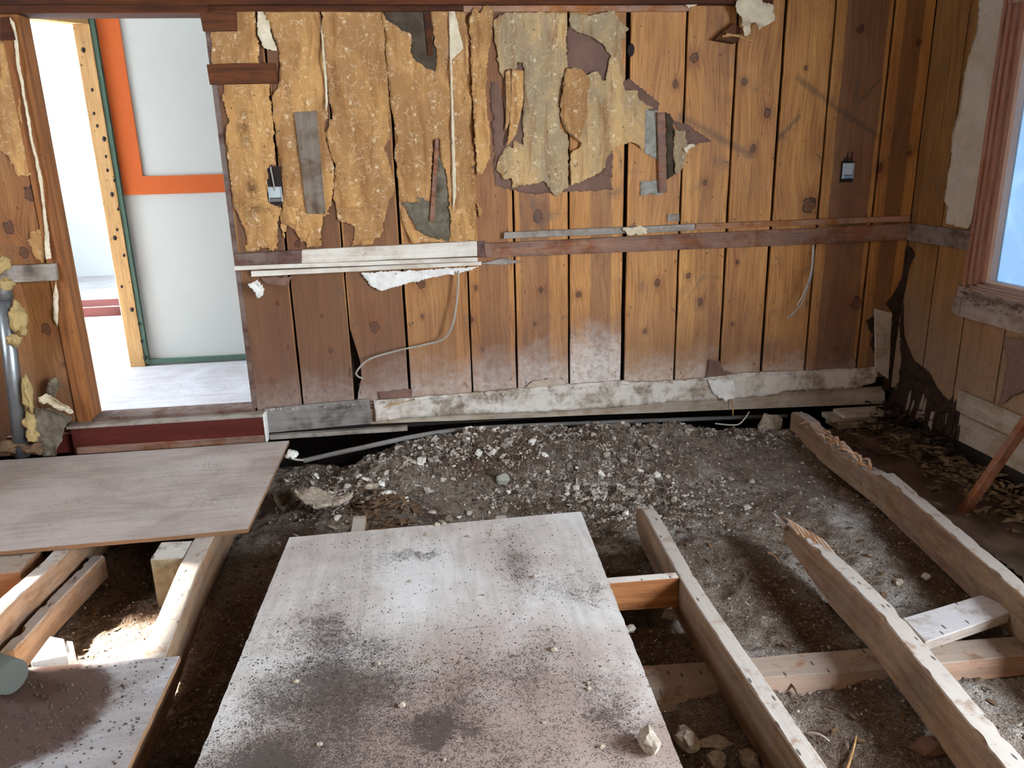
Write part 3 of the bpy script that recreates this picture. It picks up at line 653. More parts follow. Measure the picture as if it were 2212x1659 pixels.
for i, (px, py) in enumerate([(180, 108), (199, 194), (203, 245), (225, 300), (229, 338), (247, 390), (242, 420), (255, 452), (253, 496), (248, 514), (268, 552), (263, 619), (285, 669), (300, 700), (306, 737), (313, 773), (232, 368), (210, 272)]):
    lump('nail_hole', PY(px, py, 5.4295), (.009 if i % 3 else .014, .0015, .012 if i % 3 else .018), 'black', st, .1, sub=1)
lt = tag(hexa('lintel_beam', [(-2.55, 4.9, 2.31), (-1.87, 5.43, 2.30), (-1.87, 5.52, 2.30), (-2.65, 5.0, 2.31), (-2.55, 4.9, 2.39), (-1.87, 5.43, 2.39), (-1.87, 5.52, 2.39), (-2.65, 5.0, 2.39)], 'stud'), 'short pale lintel meeting the top of the pine stud', 'beam')
tag(box('plastic_strip', -1.972, -1.963, 5.45, 5.53, FZ, 2.29, 'paper_white'), 'white drywall edge on the left of the pine stud', 'drywall')
# sill and step
sl = struct(box('trim_6', DX0, DX1, BY-.02, BY+.12, .13, .168, 'rail_dark'), 'dark door sill')
sp = empty('door_step', (-1.36, BY-.05, 0)); tag(sp, 'oxblood painted step board below the doorway', 'step')
hexa('front_board', [(-1.858, 4.155, -.01), (-.862, 4.155, -.01), (-.862, 4.155, .135), (-1.858, 4.155, .135), (-1.858, 4.175, -.01), (-.862, 4.175, -.01), (-.862, 4.175, .135), (-1.858, 4.175, .135)], 'redpaint', sp)
box('tread', -1.875, -.858, 4.15, BY, .135, .150, 'grey_x', sp)
box('end_cap', -.862, -.850, 4.15, 4.215, -.01, .150, 'paper_white', sp)
box('bottom_strip', -1.845, -.866, 4.150, 4.157, -.01, .030, 'rail', sp)
tag(box('red_plank', -2.2, -1.86, 4.19, 4.215, -.01, .10, 'redpaint'), 'short dark red plank behind the torn paper left of the step', 'plank')

# ---- rails on the back wall
t = struct(hexa('trim_7', [PY(1050, 557, BY-.022), PY(1963, 519, BY-.022), PY(1963, 483, BY-.022), PY(1045, 526, BY-.022)]+[Vector((p.x, BY, p.z)) for p in (PY(1050, 557, BY-.022), PY(1963, 519, BY-.022), PY(1963, 483, BY-.022), PY(1045, 526, BY-.022))], 'rail', cuts=14, jit=.002), 'red-brown chair rail across the right half of the back wall')
t = struct(wallquad('trim_8', [(508, 574), (652, 569), (652, 540), (504, 549)], BY, .03, 'rail_dark'), 'dark stained left end of the chair rail')
t = struct(wallquad('trim_9', [(652, 569), (1031, 553), (1030, 521), (652, 540)], BY, .031, 'rail_white', cuts=14, jit=.002), 'chair rail section with flaking white paint')
struct(wallquad('trim_10', [(1031, 556), (1050, 556), (1048, 521), (1029, 522)], BY, .018, 'rail_dark'), 'dark gap piece between the white and the red-brown rail')
struct(wallquad('trim_11', [(506, 584), (1032, 565), (1032, 556), (506, 575)], BY, .045, 'rail_white', cuts=10, jit=.0015), 'thin white ledge below the painted rail')
struct(wallquad('trim_12', [(543, 598), (1040, 573), (1040, 565), (542, 586)], BY, .028, 'rail_white', cuts=10, jit=.0015), 'lower white strip below the ledge')
sl_ = tag(wallquad('splintered_lath', [(1032, 570), (1085, 573), (1130, 566), (1090, 558)], BY, .018, 'grey_x', jit=.003), 'grey splintered lath end under the rail joint', 'lath')
t = struct(wallquad('trim_13', [(1088, 516), (1502, 498), (1502, 484), (1090, 502)], BY, .03, 'grey_x', cuts=12, jit=.002), 'grey rough strip on top of the chair rail')
t = struct(wallquad('trim_14', [(1503, 496), (1968, 478), (1966, 466), (1503, 484)], BY, .024, 'batten', cuts=12, jit=.0015), 'orange strip on top of the chair rail at the right')
# ---- base of the back wall
struct(wallquad('baseboard_back', [(574, 936), (802, 915), (798, 862), (571, 883)], BY-.002, .02, 'base_dark', cuts=6, jit=.002), 'grey-black short baseboard beside the step')
def rag_board(name, top, bot, Y, depth, mat, label, seed=1, jit=.006, curl=.002, parent=None):
    poly = bpoly(bot+top[::-1], Y-depth)
    o = sheet(name, poly, onback(Y-depth/2), mat, parent, jit=jit, curl=curl, wr=.002, step=.02, lift=0, thick=depth, seed=seed)
    return struct(o, label)
rag_board('baseboard_back', [(808, 866), (1000, 851), (1140, 838), (1260, 829), (1340, 823), (1400, 826), (1520, 818), (1600, 806), (1755, 801), (1894, 794)], [(812, 912), (850, 908), (870, 904), (980, 896), (1150, 890), (1290, 882), (1360, 877), (1460, 868), (1535, 862), (1600, 860), (1680, 852), (1690, 845), (1760, 842), (1850, 838), (1890, 826), (1896, 805)], BY-.004, .022, 'base', 'long dusty white ragged baseboard along the back wall', 3)
struct(wallquad('trim_15', [(800, 916), (1150, 907), (1500, 893), (1910, 872), (1910, 838), (808, 890)][0:1]+[(1912, 872), (1912, 836), (800, 884)], BY+.02, .022, 'base_tan', cuts=12, jit=.002), 'tan sill board below the ragged baseboard')
struct(box('trim_16', -.845, PY(880, 925, 4.19).x, 4.185, 4.225, -.012, .012, 'grey_x', cuts=8, jit=.002), 'grey floor edge strip below the dark baseboard')
struct(wallquad('trim_17', [(940, 1010), (2100, 970), (2100, 935), (940, 975)], 4.62, .04, 'black'), 'dark sill deep under the wall')
# upright strip in the corner
tag(wallquad('corner_strip', [(1892, 800), (1920, 820), (1927, 676), (1891, 667)], BY-.002, .018, 'base_tan', jit=.003), 'narrow upright wood strip left in the rotten corner', 'strip')

# ---- wallpaper (parts of the back wall)
W3 = lambda pts: bpoly(cr(pts, 440, 0, .3014)); W4 = lambda pts: bpoly(cr(pts, 1000, 0, .3014))
ob = onback(BY)
def paper(poly, mat, label, seed, nm='wallpaper_piece', **kw):
    o = sheet(nm, poly, ob, mat, wall_back, seed=seed, **kw); o['label'] = label; return o
paper(W3([(50, 240), (232, 80), (375, 75), (385, 260), (395, 440), (470, 600), (500, 900), (515, 1180), (455, 1205), (465, 1450), (560, 1490), (540, 1560), (530, 1660), (480, 1780), (320, 1770), (300, 1640), (215, 1480), (190, 1250), (160, 950), (185, 880), (135, 680), (150, 610), (90, 600), (60, 400)]), 'paper', 'leftmost tan floral wallpaper strip with burn marks', 1)
paper(W3([(425, 75), (830, 65), (838, 200), (875, 500), (890, 800), (865, 920), (900, 1080), (935, 1200), (930, 1400), (880, 1540), (830, 1570), (830, 1700), (700, 1730), (650, 1640), (560, 1600), (570, 1500), (560, 1200), (520, 1000), (490, 700), (540, 600), (545, 380), (480, 200)]), 'paper', 'tan wallpaper strip behind the grey nailed board', 2)
paper(W3([(845, 65), (1265, 60), (1290, 180), (1310, 420), (1330, 760), (1335, 1000), (1290, 1060), (1340, 1190), (1370, 1330), (1330, 1440), (1290, 1570), (1270, 1700), (1090, 1740), (1080, 1620), (960, 1570), (925, 1300), (945, 1180), (905, 1080), (870, 950), (935, 800), (900, 740), (880, 500), (850, 220)]), 'paper', 'tan floral wallpaper strip with a ragged lower end', 3)
paper(W3([(1275, 90), (1330, 160), (1400, 200), (1490, 250), (1480, 330), (1500, 420), (1580, 480), (1660, 515), (1670, 400), (1620, 80), (1770, 50), (1868, 45), (1890, 300), (1920, 800), (1940, 1400), (1945, 1720), (1760, 1735), (1770, 1600), (1740, 1250), (1690, 1130), (1690, 990), (1640, 1000), (1625, 1440), (1405, 1455), (1385, 1250), (1370, 1090), (1390, 1000), (1340, 760), (1320, 560), (1305, 300)]), 'paper', 'wide tan wallpaper strip torn around dark felt', 4)
paper(W3([(1400, 1470), (1440, 1490), (1480, 1580), (1500, 1640), (1620, 1700), (1760, 1730), (1500, 1738), (1430, 1620)]), 'paper', 'small curled wallpaper scrap below the grey felt', 5, curl=.02)
paper(W3([(1900, 130), (1940, 60), (1975, 110), (2025, 40), (2070, 90), (2060, 260), (2035, 420), (2015, 640), (2025, 800), (2050, 1000), (2050, 1140), (1990, 1250), (1955, 1255), (1935, 900), (1915, 500)]), 'paper', 'loose pale wallpaper strip hanging beside the seam', 6, curl=.03, wr=.006, lift=.008)
paper(W3([(390, 80), (425, 75), (480, 200), (530, 370), (440, 350), (395, 260)]), 'paper_pale', 'folded wallpaper edge', 7, curl=.02, lift=.008)
paper(W3([(840, 140), (862, 300), (880, 480), (895, 740), (880, 800), (868, 560), (850, 300)]), 'paper_pale', 'narrow curled pale paper sliver', 8, curl=.02, lift=.01, jit=.002, step=.012)
paper(W3([(1755, 55), (1790, 60), (1860, 350), (1775, 430), (1790, 800), (1810, 1400), (1785, 1500), (1770, 700), (1760, 300)]), 'paper_pale', 'pale folded flap of wallpaper', 81, curl=.02, lift=.007, jit=.003)
# ragged islands left at the lower ends of the strips
for i, q in enumerate([[(145, 60), (215, 20), (330, 40), (350, 150), (355, 290), (300, 300), (280, 230), (235, 270), (240, 298), (150, 300), (165, 200)], [(365, 60), (420, 20), (640, 15), (690, 60), (620, 90), (610, 150), (640, 260), (600, 275), (540, 275), (560, 170), (480, 150), (420, 120), (400, 220), (385, 200)],
    [(740, 30), (1000, 20), (1050, 60), (1040, 110), (1000, 170), (995, 210), (960, 262), (830, 268), (850, 190), (850, 130), (750, 110)], [(1610, 20), (1660, 40), (1650, 80), (1640, 50)], [(1465, 30), (1610, 30), (1612, 230), (1470, 240)]]):
    paper(bpoly(cr(q, 480, 440, .3376)), 'paper', 'ragged wallpaper remnant above the chair rail', 90+i, jit=.011, curl=.008, step=.013)
# felt and kraft under-layers
paper(W3([(1270, 60), (1440, 30), (1620, 75), (1680, 420), (1670, 520), (1560, 480), (1480, 420), (1460, 280), (1330, 180)]), 'felt_dark', 'dark felt showing through the torn wallpaper at the top', 9, 'felt_patch', lift=.0005, curl=.0)
paper(W3([(1400, 1420), (1620, 1410), (1640, 1100), (1700, 1120), (1750, 1250), (1780, 1600), (1770, 1740), (1560, 1690), (1480, 1560)]), 'felt', 'grey felt patch above the white rail', 10, 'felt_patch', lift=.0005, curl=0)
A4 = [(215, 150), (300, 95), (480, 88), (740, 92), (745, 200), (735, 300), (748, 480), (725, 500), (715, 600), (690, 720), (685, 830), (700, 930), (750, 970), (752, 1090), (752, 1340), (720, 1360), (670, 1410), (640, 1380), (580, 1300), (440, 1330), (350, 1345), (345, 1280), (290, 1280), (235, 1220), (260, 1120), (310, 1060), (355, 1060), (355, 1000), (430, 1040), (425, 850), (435, 500), (425, 450), (385, 450), (380, 500), (300, 500), (290, 560), (260, 520), (240, 350), (220, 280)]
B4 = [(758, 95), (900, 115), (1080, 80), (1110, 150), (1180, 210), (1130, 290), (1130, 430), (1160, 550), (1140, 600), (1160, 650), (1240, 650), (1260, 720), (1360, 780), (1300, 790), (1300, 950), (1290, 1090), (1250, 1040), (1190, 1020), (1100, 1050), (1030, 1130), (1020, 1200), (940, 1260), (770, 1330), (765, 1100), (830, 1060), (840, 1020), (756, 960), (705, 870), (695, 740), (725, 520), (745, 490), (830, 495), (880, 540), (960, 510), (1010, 580), (1020, 575), (1040, 440), (1055, 400), (1000, 320), (900, 260), (765, 205)]
paper(W4(A4), 'paper_grey', 'large grey-tan floral wallpaper patch, left half', 11, wr=.0022, lift=.006)
paper(W4(B4), 'paper_grey', 'large grey-tan floral wallpaper patch, right half torn around brown kraft', 12, wr=.0025, lift=.0065, curl=.02)
paper(W4([(300, 520), (335, 500), (345, 700), (330, 880), (300, 940), (305, 760)]), 'paper', 'rolled narrow paper strip', 13, lift=.014, curl=.02, step=.011, jit=.003)
paper(W4([(345, 505), (430, 510), (430, 700), (400, 860), (380, 960), (310, 1050), (330, 900), (340, 700)]), 'paper', 'rolled wallpaper strip inside the large patch', 14, lift=.016, curl=.02, step=.011, jit=.003)
paper(W4([(735, 490), (830, 500), (900, 560), (880, 720), (890, 850), (850, 930), (820, 1010), (750, 950), (700, 850), (690, 740)]), 'paper', 'bulging orange-tan flap in the large patch', 141, lift=.012, curl=.03, wr=.006)
for i, (q, nm) in enumerate([([(195, 580), (260, 600), (300, 800), (300, 950), (330, 1080), (290, 1270), (230, 1330), (215, 1000)], 'brown kraft strip left of the large wallpaper patch'), ([(225, 1240), (350, 1270), (750, 1300), (1030, 1220), (1075, 1360), (760, 1372), (470, 1390), (230, 1330)], 'brown kraft edge below the large wallpaper patch'),
    ([(742, 190), (1075, 190), (1070, 590), (1010, 600), (735, 530)], 'brown kraft showing through the tear in the large patch'), ([(1140, 570), (1200, 570), (1410, 740), (1400, 790), (1300, 790), (1230, 670), (1150, 650)], 'brown kraft sliver running down to the wood lath'), ([(1480, 860), (1590, 880), (1780, 1010), (1700, 1020), (1590, 1060), (1520, 900)], 'brown kraft scrap right of the wood lath'), ([(290, 480), (440, 440), (450, 1060), (300, 1060)], 'brown kraft behind the rolled strips'), ([(1015, 1080), (1075, 1060), (1070, 1270), (1000, 1260)], 'brown kraft corner'), ([(215, 100), (420, 85), (420, 110), (215, 140)], 'kraft at the top edge')]):
    paper(W4(q), 'kraft', nm, 20+i, 'kraft_patch', lift=.0005, curl=0, wr=.001)
for i, q in enumerate([[(1300, 785), (1390, 790), (1390, 1140), (1300, 1090)], [(1450, 800), (1500, 850), (1530, 1230), (1460, 1290)], [(1270, 1300), (1400, 1290), (1430, 1390), (1270, 1400)]]):
    paper(W4(q), 'felt_pale' if i != 1 else 'felt_dark', ['grey-green felt left of the wood lath', 'dark felt right of the wood lath', 'grey felt scrap at the foot of the wood lath'][i], 30+i, 'felt_patch', lift=.002, curl=.006)
paper(W4([(1510, 930), (1580, 940), (1600, 1040), (1570, 1200), (1520, 1260), (1500, 1110)]), 'paper_grey', 'small wallpaper remnant right of the wood lath', 34, lift=.006, curl=.025)
paper(W4([(1570, 1060), (1620, 1030), (1660, 1040), (1590, 1100)]), 'paper_pale', 'torn pale paper tongue', 35, lift=.015, curl=.02, step=.01)
paper(W4([(100, 1450), (135, 1500), (125, 1560), (110, 1540)]), 'paper', 'tiny leftover wallpaper fleck', 36, step=.01, jit=.003)
paper(W4([(1560, 20), (1670, 5), (1660, 45), (1600, 65)]), 'paper_pale', 'pale paper scrap at the top edge', 37, lift=.03, step=.01)
sheet('torn_label', bpoly([(640, 455), (700, 455), (690, 530), (668, 532), (640, 500)]), ob, 'paper', wall_back, seed=38)
# left of the doorway
lw = lambda pts: bpoly(cr(pts, 0, 0, .3376))
paper(lw([(0, 270), (70, 265), (120, 420), (140, 700), (170, 900), (210, 1120), (120, 1130), (60, 1000), (0, 950)]), 'paper', 'wallpaper remains left of the doorway', 40)
paper(lw([(200, 1480), (270, 1470), (310, 1560), (280, 1680), (230, 1660), (190, 1560)]), 'paper', 'small wallpaper island left of the doorway', 41)
paper(lw([(85, 120), (110, 150), (160, 500), (230, 900), (290, 1160), (300, 1300), (345, 1650), (310, 1655), (275, 1200), (215, 900), (140, 500), (100, 250)]), 'paper_pale', 'long pale wallpaper edge curling along the door stud', 42, lift=.016, curl=.02, jit=.003, step=.012)
paper(bpoly([(125, 605), (130, 640), (128, 705), (120, 690), (118, 640)]), 'paper_pale', 'pale sliver on the door stud', 43, lift=.016, step=.012, jit=.002)
# white paper remains under the painted rail
W6 = lambda pts: bpoly(cr(pts, 480, 440, .3376))
paper(W6([(890, 440), (1300, 420), (1640, 400), (1520, 440), (1330, 470), (1200, 500), (1020, 555), (950, 520), (920, 480)]), 'paper_white', 'white paper flap hanging below the ledge', 44, lift=.012, curl=.02)
paper(W6([(250, 470), (450, 465), (430, 510), (350, 520), (270, 505)]), 'kraft', 'brown paper remnant under the ledge', 45, 'kraft_patch')
sc = sheet('curled_paper_scrap', W6([(185, 500), (240, 475), (270, 530), (275, 575), (240, 588), (215, 540)]), onback(BY-.02), 'paper_white', None, seed=46, curl=.05, wr=.02, step=.01)
tag(sc, 'crumpled white paper curl hanging at the left end of the ledge', 'paper')
hs = sheet('hanging_paper_scrap', W4([(1950, -20), (2070, -10), (2100, 30), (2180, 60), (2170, 170), (2050, 240), (2040, 180), (2000, 190), (1990, 270), (1960, 280), (1950, 150), (1920, 100), (1910, 60)]), onback(BY-.06), 'paper_pale', None, seed=47, curl=.04, wr=.02, lift=.0)
tag(hs, 'pale torn wallpaper scrap dangling from the end of the header beam', 'paper')
wd = tag(wallquad('broken_shelf_bracket', [(1543, 85), (1590, 93), (1612, 66), (1585, 50)], BY, .05, 'brownblock'), 'dark broken wood wedge below the dangling scrap', 'wood')
tube('splinter', [PY(1568, 73, 4.16), PY(1600, 80, 4.15), PY(1638, 94, 4.14)], lambda t: .007*(1-t)+.001, 'stud', wd, 5)
tube('splinter', [PY(1560, 78, 4.17), PY(1600, 76, 4.15), PY(1625, 82, 4.15)], lambda t: .006*(1-t)+.001, 'stud', wd, 5)
# ---- nailed boards and laths on the wall
tag(wallquad('nailed_block', [(438, 67), (511, 66), (509, 20), (430, 22)], BY, .03, 'brownblock'), 'dark brown block under the header right of the doorway', 'block')
tag(wallquad('nailed_block', [(453, 182), (600, 180), (592, 135), (446, 139)], BY, .03, 'brownblock', cuts=4, jit=.002), 'dark brown block with a notched right end, below the header block', 'block')
b_ = tag(wallquad('nailed_board', [(662, 462), (703, 462), (683, 240), (635, 243)], BY, .02, 'grey_z', cuts=5, jit=.0015), 'upright grey weathered board nailed over the wallpaper', 'board')
tag(wallquad('wood_lath', [(1425, 417), (1441, 416), (1437, 243), (1420, 243)], BY, .026, 'rail'), 'upright wood lath in the torn wallpaper near the wall centre', 'lath')
tag(wallquad('splintered_lath', [(928, 478), (938, 478), (948, 300), (940, 300)], BY, .016, 'rail'), 'thin red-brown splinter standing on the grey felt patch', 'lath')
tag(wallquad('wood_lath', [(925, 120), (936, 118), (930, 28), (916, 28)], BY, .014, 'header'), 'short dark lath in the hole of dark felt', 'lath')
tag(wallquad('wood_lath', [(1442, 478), (1468, 477), (1468, 462), (1442, 463)], BY, .01, 'grey_x'), 'short grey lath end above the rail', 'lath')
tag(wallquad('nailed_block', [(0, 612), (122, 606), (118, 570), (0, 575)], BY-.01, .03, 'grey_x', cuts=3, jit=.004), 'pale rough block nailed left of the doorway', 'block')
tag(wallquad('nailed_block', [(0, 86), (32, 86), (20, 36), (0, 38)], BY, .03, 'header'), 'dark block under the header at the far left', 'block')
tag(sheet('paper_tuft', bpoly([(1340, 492), (1375, 486), (1395, 492), (1392, 503), (1350, 506)]), onback(BY-.03), 'paper_pale', None, seed=50, curl=.02, wr=.01, step=.01), 'small crumpled paper tuft on the chair rail', 'paper')
tag(sheet('paper_flap', bpoly([(1522, 817), (1575, 812), (1582, 850), (1560, 862), (1535, 845)]), onback(BY-.03), 'paper_white', None, seed=51, curl=.03, wr=.008, step=.012), 'folded pale flap hanging over the ragged baseboard', 'paper')
tag(sheet('torn_board_scrap', bpoly([(1133, 836), (1150, 822), (1190, 814), (1218, 822), (1225, 838), (1180, 842)]), onback(BY-.006), 'base_tan', None, seed=52, curl=.01, step=.012), 'torn tan scrap standing on the ragged baseboard', 'scrap')
tag(sheet('rotten_board_scrap', bpoly([(1525, 800), (1530, 775), (1552, 778), (1560, 800), (1590, 806), (1590, 815), (1520, 818)]), onback(BY-.006), 'kraft', None, seed=53, curl=.01, step=.012), 'brown rotten scrap above the folded flap', 'scrap')
tag(wallquad('wood_splinter', [(826, 882), (870, 870), (897, 864), (850, 872)], BY-.024, .012, 'stud'), 'pale pointed wood splinter on the ragged baseboard', 'splinter')
tag(sheet('torn_board_scrap', bpoly([(818, 846), (890, 838), (888, 862), (862, 868), (820, 860)]), onback(BY-.004), 'kraft', None, seed=54, curl=.01, step=.012), 'torn brown scrap above the pale splinter', 'scrap')

kh = lump('knot_hole', PY(1363, 108, BY-.001), (.020, .003, .032), 'black', wall_back, .1, sub=2); kh['label'] = 'dark round hole beside the wide seam'
# ---- electrical boxes and cables on the wall
def ebox(px0, py0, px1, py1, label, up=.10):
    a = PY(px0, py1); b = PY(px1, py0); x0, x1, z0, z1 = a.x, b.x, a.z, b.z
    r = empty('electrical_box', ((x0+x1)/2, BY, z0)); tag(r, label, 'electrical box')
    box('hole', x0-.012, x1+.006, BY-.004, BY, z0-.02, z1+up, 'black', r, 0)
    box('box_back', x0, x1, BY-.008, BY-.003, z0+.02, z1, 'boxmetal', r)
    box('box_side', x0-.003, x0, BY-.016, BY-.003, z0, z1, 'boxmetal', r, 0)
    box('box_side', x1, x1+.003, BY-.016, BY-.003, z0, z1, 'boxmetal', r, 0)
    box('box_floor', x0, x1, BY-.018, BY-.003, z0, z0+.018, 'metal', r)
    return r, x0, x1, z0, z1
r, x0, x1, z0, z1 = ebox(584, 403, 607, 436, 'metal electrical box in the splintered hole of the papered boards')
tube('wire', [(x0+.03, BY-.012, z1-.02), (x0+.025, BY-.01, z1+.05), (x0+.02, BY-.008, z1+.10)], .004, 'cable', r, 6)
r, x0, x1, z0, z1 = ebox(1818, 352, 1842, 386, 'metal outlet box in the board near the right corner', .012)
for k in range(4): hexa('splint_gap', [(x0+.002+k*.014, BY-.006, z1-.005), (x0+.011+k*.014, BY-.006, z1-.005), (x0+.008+k*.014, BY-.006, z1+.03+.03*(k % 2)), (x0+.006+k*.014, BY-.006, z1+.03+.03*(k % 2)), (x0+.002+k*.014, BY, z1-.005), (x0+.011+k*.014, BY, z1-.005), (x0+.008+k*.014, BY, z1+.03+.03*(k % 2)), (x0+.006+k*.014, BY, z1+.03+.03*(k % 2))], 'black', r, 0)
tag(tube('loose_cable', [PY(990, 585, 4.19), PY(988, 640, 4.17), PY(978, 700, 4.16), PY(958, 732, 4.17), PY(915, 745, 4.18), PY(860, 757, 4.18), PY(800, 775, 4.18), PY(772, 800, 4.18), PY(772, 812, 4.19), PY(785, 818, 4.22)], .0055, 'cable'), 'grey cable looping down from under the white ledge', 'cable')
cb = tag(tube('loose_cable', [PY(1758, 527, 4.21), PY(1756, 575, 4.18), PY(1745, 620, 4.15), PY(1728, 660, 4.13), PY(1700, 688, 4.12)], .005, 'cable'), 'grey cable end hanging below the rail near the right corner', 'cable')
tube('wire_strand', [PY(1756, 530, 4.20), PY(1753, 580, 4.17), PY(1740, 625, 4.145), PY(1722, 660, 4.125)], .003, 'cablew', cb)

# ================================================================== RIGHT WALL
rs = [4.232, 3.957, 3.682, 3.385, 3.10, 2.81, 2.52, 2.23, 1.95]
rt = [(.50, .46, .42), (.54, .50, .46), (.6, .56, .52), (.62, .58, .54)]
def rboard(y1, y0, tint, dust, zb, zt):
    o = board(y0, y1, tint, (0, 0, 0), dust, None, zb, zt, 0, 'board', 'panelR')
    me = o.data; 
    for v in me.vertices:
        x, y, z = v.co.x+o.location.x, v.co.y, v.co.z+zb
        # rotten ragged foot
        if z < zb+.03: z += .05*abs(mnoise.noise(Vector((x*40, 0, 1))))
        v.co = Vector((y, x-(y0+y1)/2, z-zb))
    o.location = (RX, (y0+y1)/2, zb); o.parent = wall_right; me.flip_normals(); return o
for i in range(8):
    t0 = rt[min(i, 3)]
    if rs[i+1] > 3.6: rboard(rs[i]-.005, rs[i+1]+.005, t0, (-.2, 1.1, .75), -.02 if i else .05, CZ-.01)
    else:
        rboard(rs[i]-.005, rs[i+1]+.005, t0, (-.2, 1.1, .8), -.02, .74)
onright = lambda u, v, off: (RX-off, u, v)
C5 = lambda pts: rpoly(cr(pts, 1552, 0, .3014)); C8 = lambda pts: rpoly(cr(pts, 1652, 440, .3376))
pl = sheet('plaster_remnant', C5([(1895, -60), (2090, -60), (2070, 60), (1990, 700), (1870, 1500), (1800, 1640), (1640, 1600), (1660, 1480), (1630, 1440), (1650, 1300), (1680, 1150), (1690, 960), (1740, 800), (1760, 620), (1800, 420), (1860, 240)]), onright, 'plaster', wall_right, seed=60, lift=.006, curl=.004, jit=.006, thick=.006); pl['label'] = 'pale plaster remnant beside the window'
struct(hexa('trim_18', [(RX-.02, 4.21, .948), (RX-.02, 3.66, .948), (RX-.02, 3.66, 1.045), (RX-.02, 4.21, 1.045), (RX, 4.21, .948), (RX, 3.66, .948), (RX, 3.66, 1.045), (RX, 4.21, 1.045)], 'rail_y', cuts=5, jit=.002), 'dark chair rail on the right wall up to the window')
struct(hexa('trim_19', [(RX-.012, 3.745, .60), (RX-.012, 2.2, .60), (RX-.012, 2.2, .76), (RX-.012, 3.745, .76), (RX, 3.745, .60), (RX, 2.2, .60), (RX, 2.2, .76), (RX, 3.745, .76)], 'apron', cuts=10, jit=.003), 'dusty apron board below the window')
tag(box('apron_block', RX-.022, RX-.010, 3.70, 3.75, .61, .70, 'apron'), 'small brown block at the corner of the window apron', 'block')
struct(hexa('baseboard_right', [(RX-.02, 3.62, .100), (RX-.02, 2.0, .095), (RX-.02, 2.0, .215), (RX-.02, 3.62, .217), (RX, 3.62, .100), (RX, 2.0, .095), (RX, 2.0, .215), (RX, 3.62, .217)], 'base_y', cuts=8, jit=.002), 'pale baseboard on the right wall ending short of the corner')
struct(box('trim_20', RX-.008, RX+.02, 1.9, 3.6, -.06, .085, 'base_y', cuts=8, jit=.003), 'lower tan board under the right baseboard')
# window
win = struct(empty('window_1', (RX, 3.0, WZ0)), 'window with moulded red-brown casing and hazy blue pane')
def casing(y0, y1, z0, z1, vertical, mat):
    # stepped moulding: profile from the outer edge to the pane
    prof = [(0, .030), (.18, .040), (.24, .026), (.44, .036), (.50, .020), (.72, .028), (.78, .010), (1.0, .012)]
    for (a, d), (b, _) in zip(prof[:-1], prof[1:]):
        if vertical: box('casing_moulding', RX-d, RX+.03, y1-(y1-y0)*b, y1-(y1-y0)*a+.001, z0, z1, mat, win, .0015)
        else: box('sill_moulding', RX-d, RX+.03, y0, y1, z0+(z1-z0)*a, z0+(z1-z0)*b+.001, mat, win, .0015)
casing(3.56, 3.686, .752, 2.2, True, 'wincase')
casing(2.25, 3.675, .752, .800, False, 'wincase_y')
casing(2.235, 2.35, .752, 2.2, True, 'wincase')
box('head_casing', RX-.03, RX+.04, 2.235, 3.675, 2.10, 2.2, 'wincase_y', win)
sash = joined_boxes('sash', [(RX-.004, RX+.04, 3.535, 3.562, .79, 2.12), (RX-.004, RX+.04, 2.35, 2.38, .79, 2.12), (RX-.004, RX+.04, 2.38, 3.535, .79, .812), (RX-.004, RX+.04, 2.38, 3.535, 2.09, 2.12)], 'sash')
sash.parent = win; sash.matrix_parent_inverse = Matrix.Translation(-win.location)
pane = box('pane', RX+.030, RX+.034, 2.37, 3.54, .80, 2.11, 'glass', None, 0); pane.parent = sash; pane['label'] = 'hazy pale blue window pane'
# crumbled sealant below the sill
def crumbs(name, n, f, smin, smax, mat, flat=.5, seed=3):
    r_ = random.Random(seed); V = []; F = []
    for k in range(n):
        c = f(r_); s = r_.uniform(smin, smax); b = len(V)
        q = [Vector((r_.gauss(0, 1), r_.gauss(0, 1), r_.gauss(0, 1)*flat)).normalized()*s*r_.uniform(.6, 1.2) for _ in range(6)]
        ax = Matrix.Rotation(r_.uniform(0, 6.28), 3, 'Z')
        o6 = [Vector((s, 0, 0)), Vector((-s, 0, 0)), Vector((0, s*.8, 0)), Vector((0, -s*.8, 0)), Vector((0, 0, s*flat)), Vector((0, 0, -s*flat))]
        V += [Vector(c)+ax @ (o+Vector((r_.uniform(-.35, .35), r_.uniform(-.35, .35), r_.uniform(-.35, .35)))*s) for o in o6]
        F += [(b+i, b+j, b+k_) for i, j, k_ in ((0, 2, 4), (2, 1, 4), (1, 3, 4), (3, 0, 4), (2, 0, 5), (1, 2, 5), (3, 1, 5), (0, 3, 5))]
    me = mesh(name, V, F); return link(name, me, mat)
def stuff(o, label, cat): o['kind'] = 'stuff'; o['label'] = label; o['category'] = cat; return o
stuff(crumbs('crumbled_sealant', 160, lambda r: (RX-.012-r.uniform(0, .012), r.uniform(2.9, 3.70), .735-abs(r.gauss(0, .022))), .006, .014, 'apron', .7), 'crumbled sealant hanging below the window sill', 'sealant')
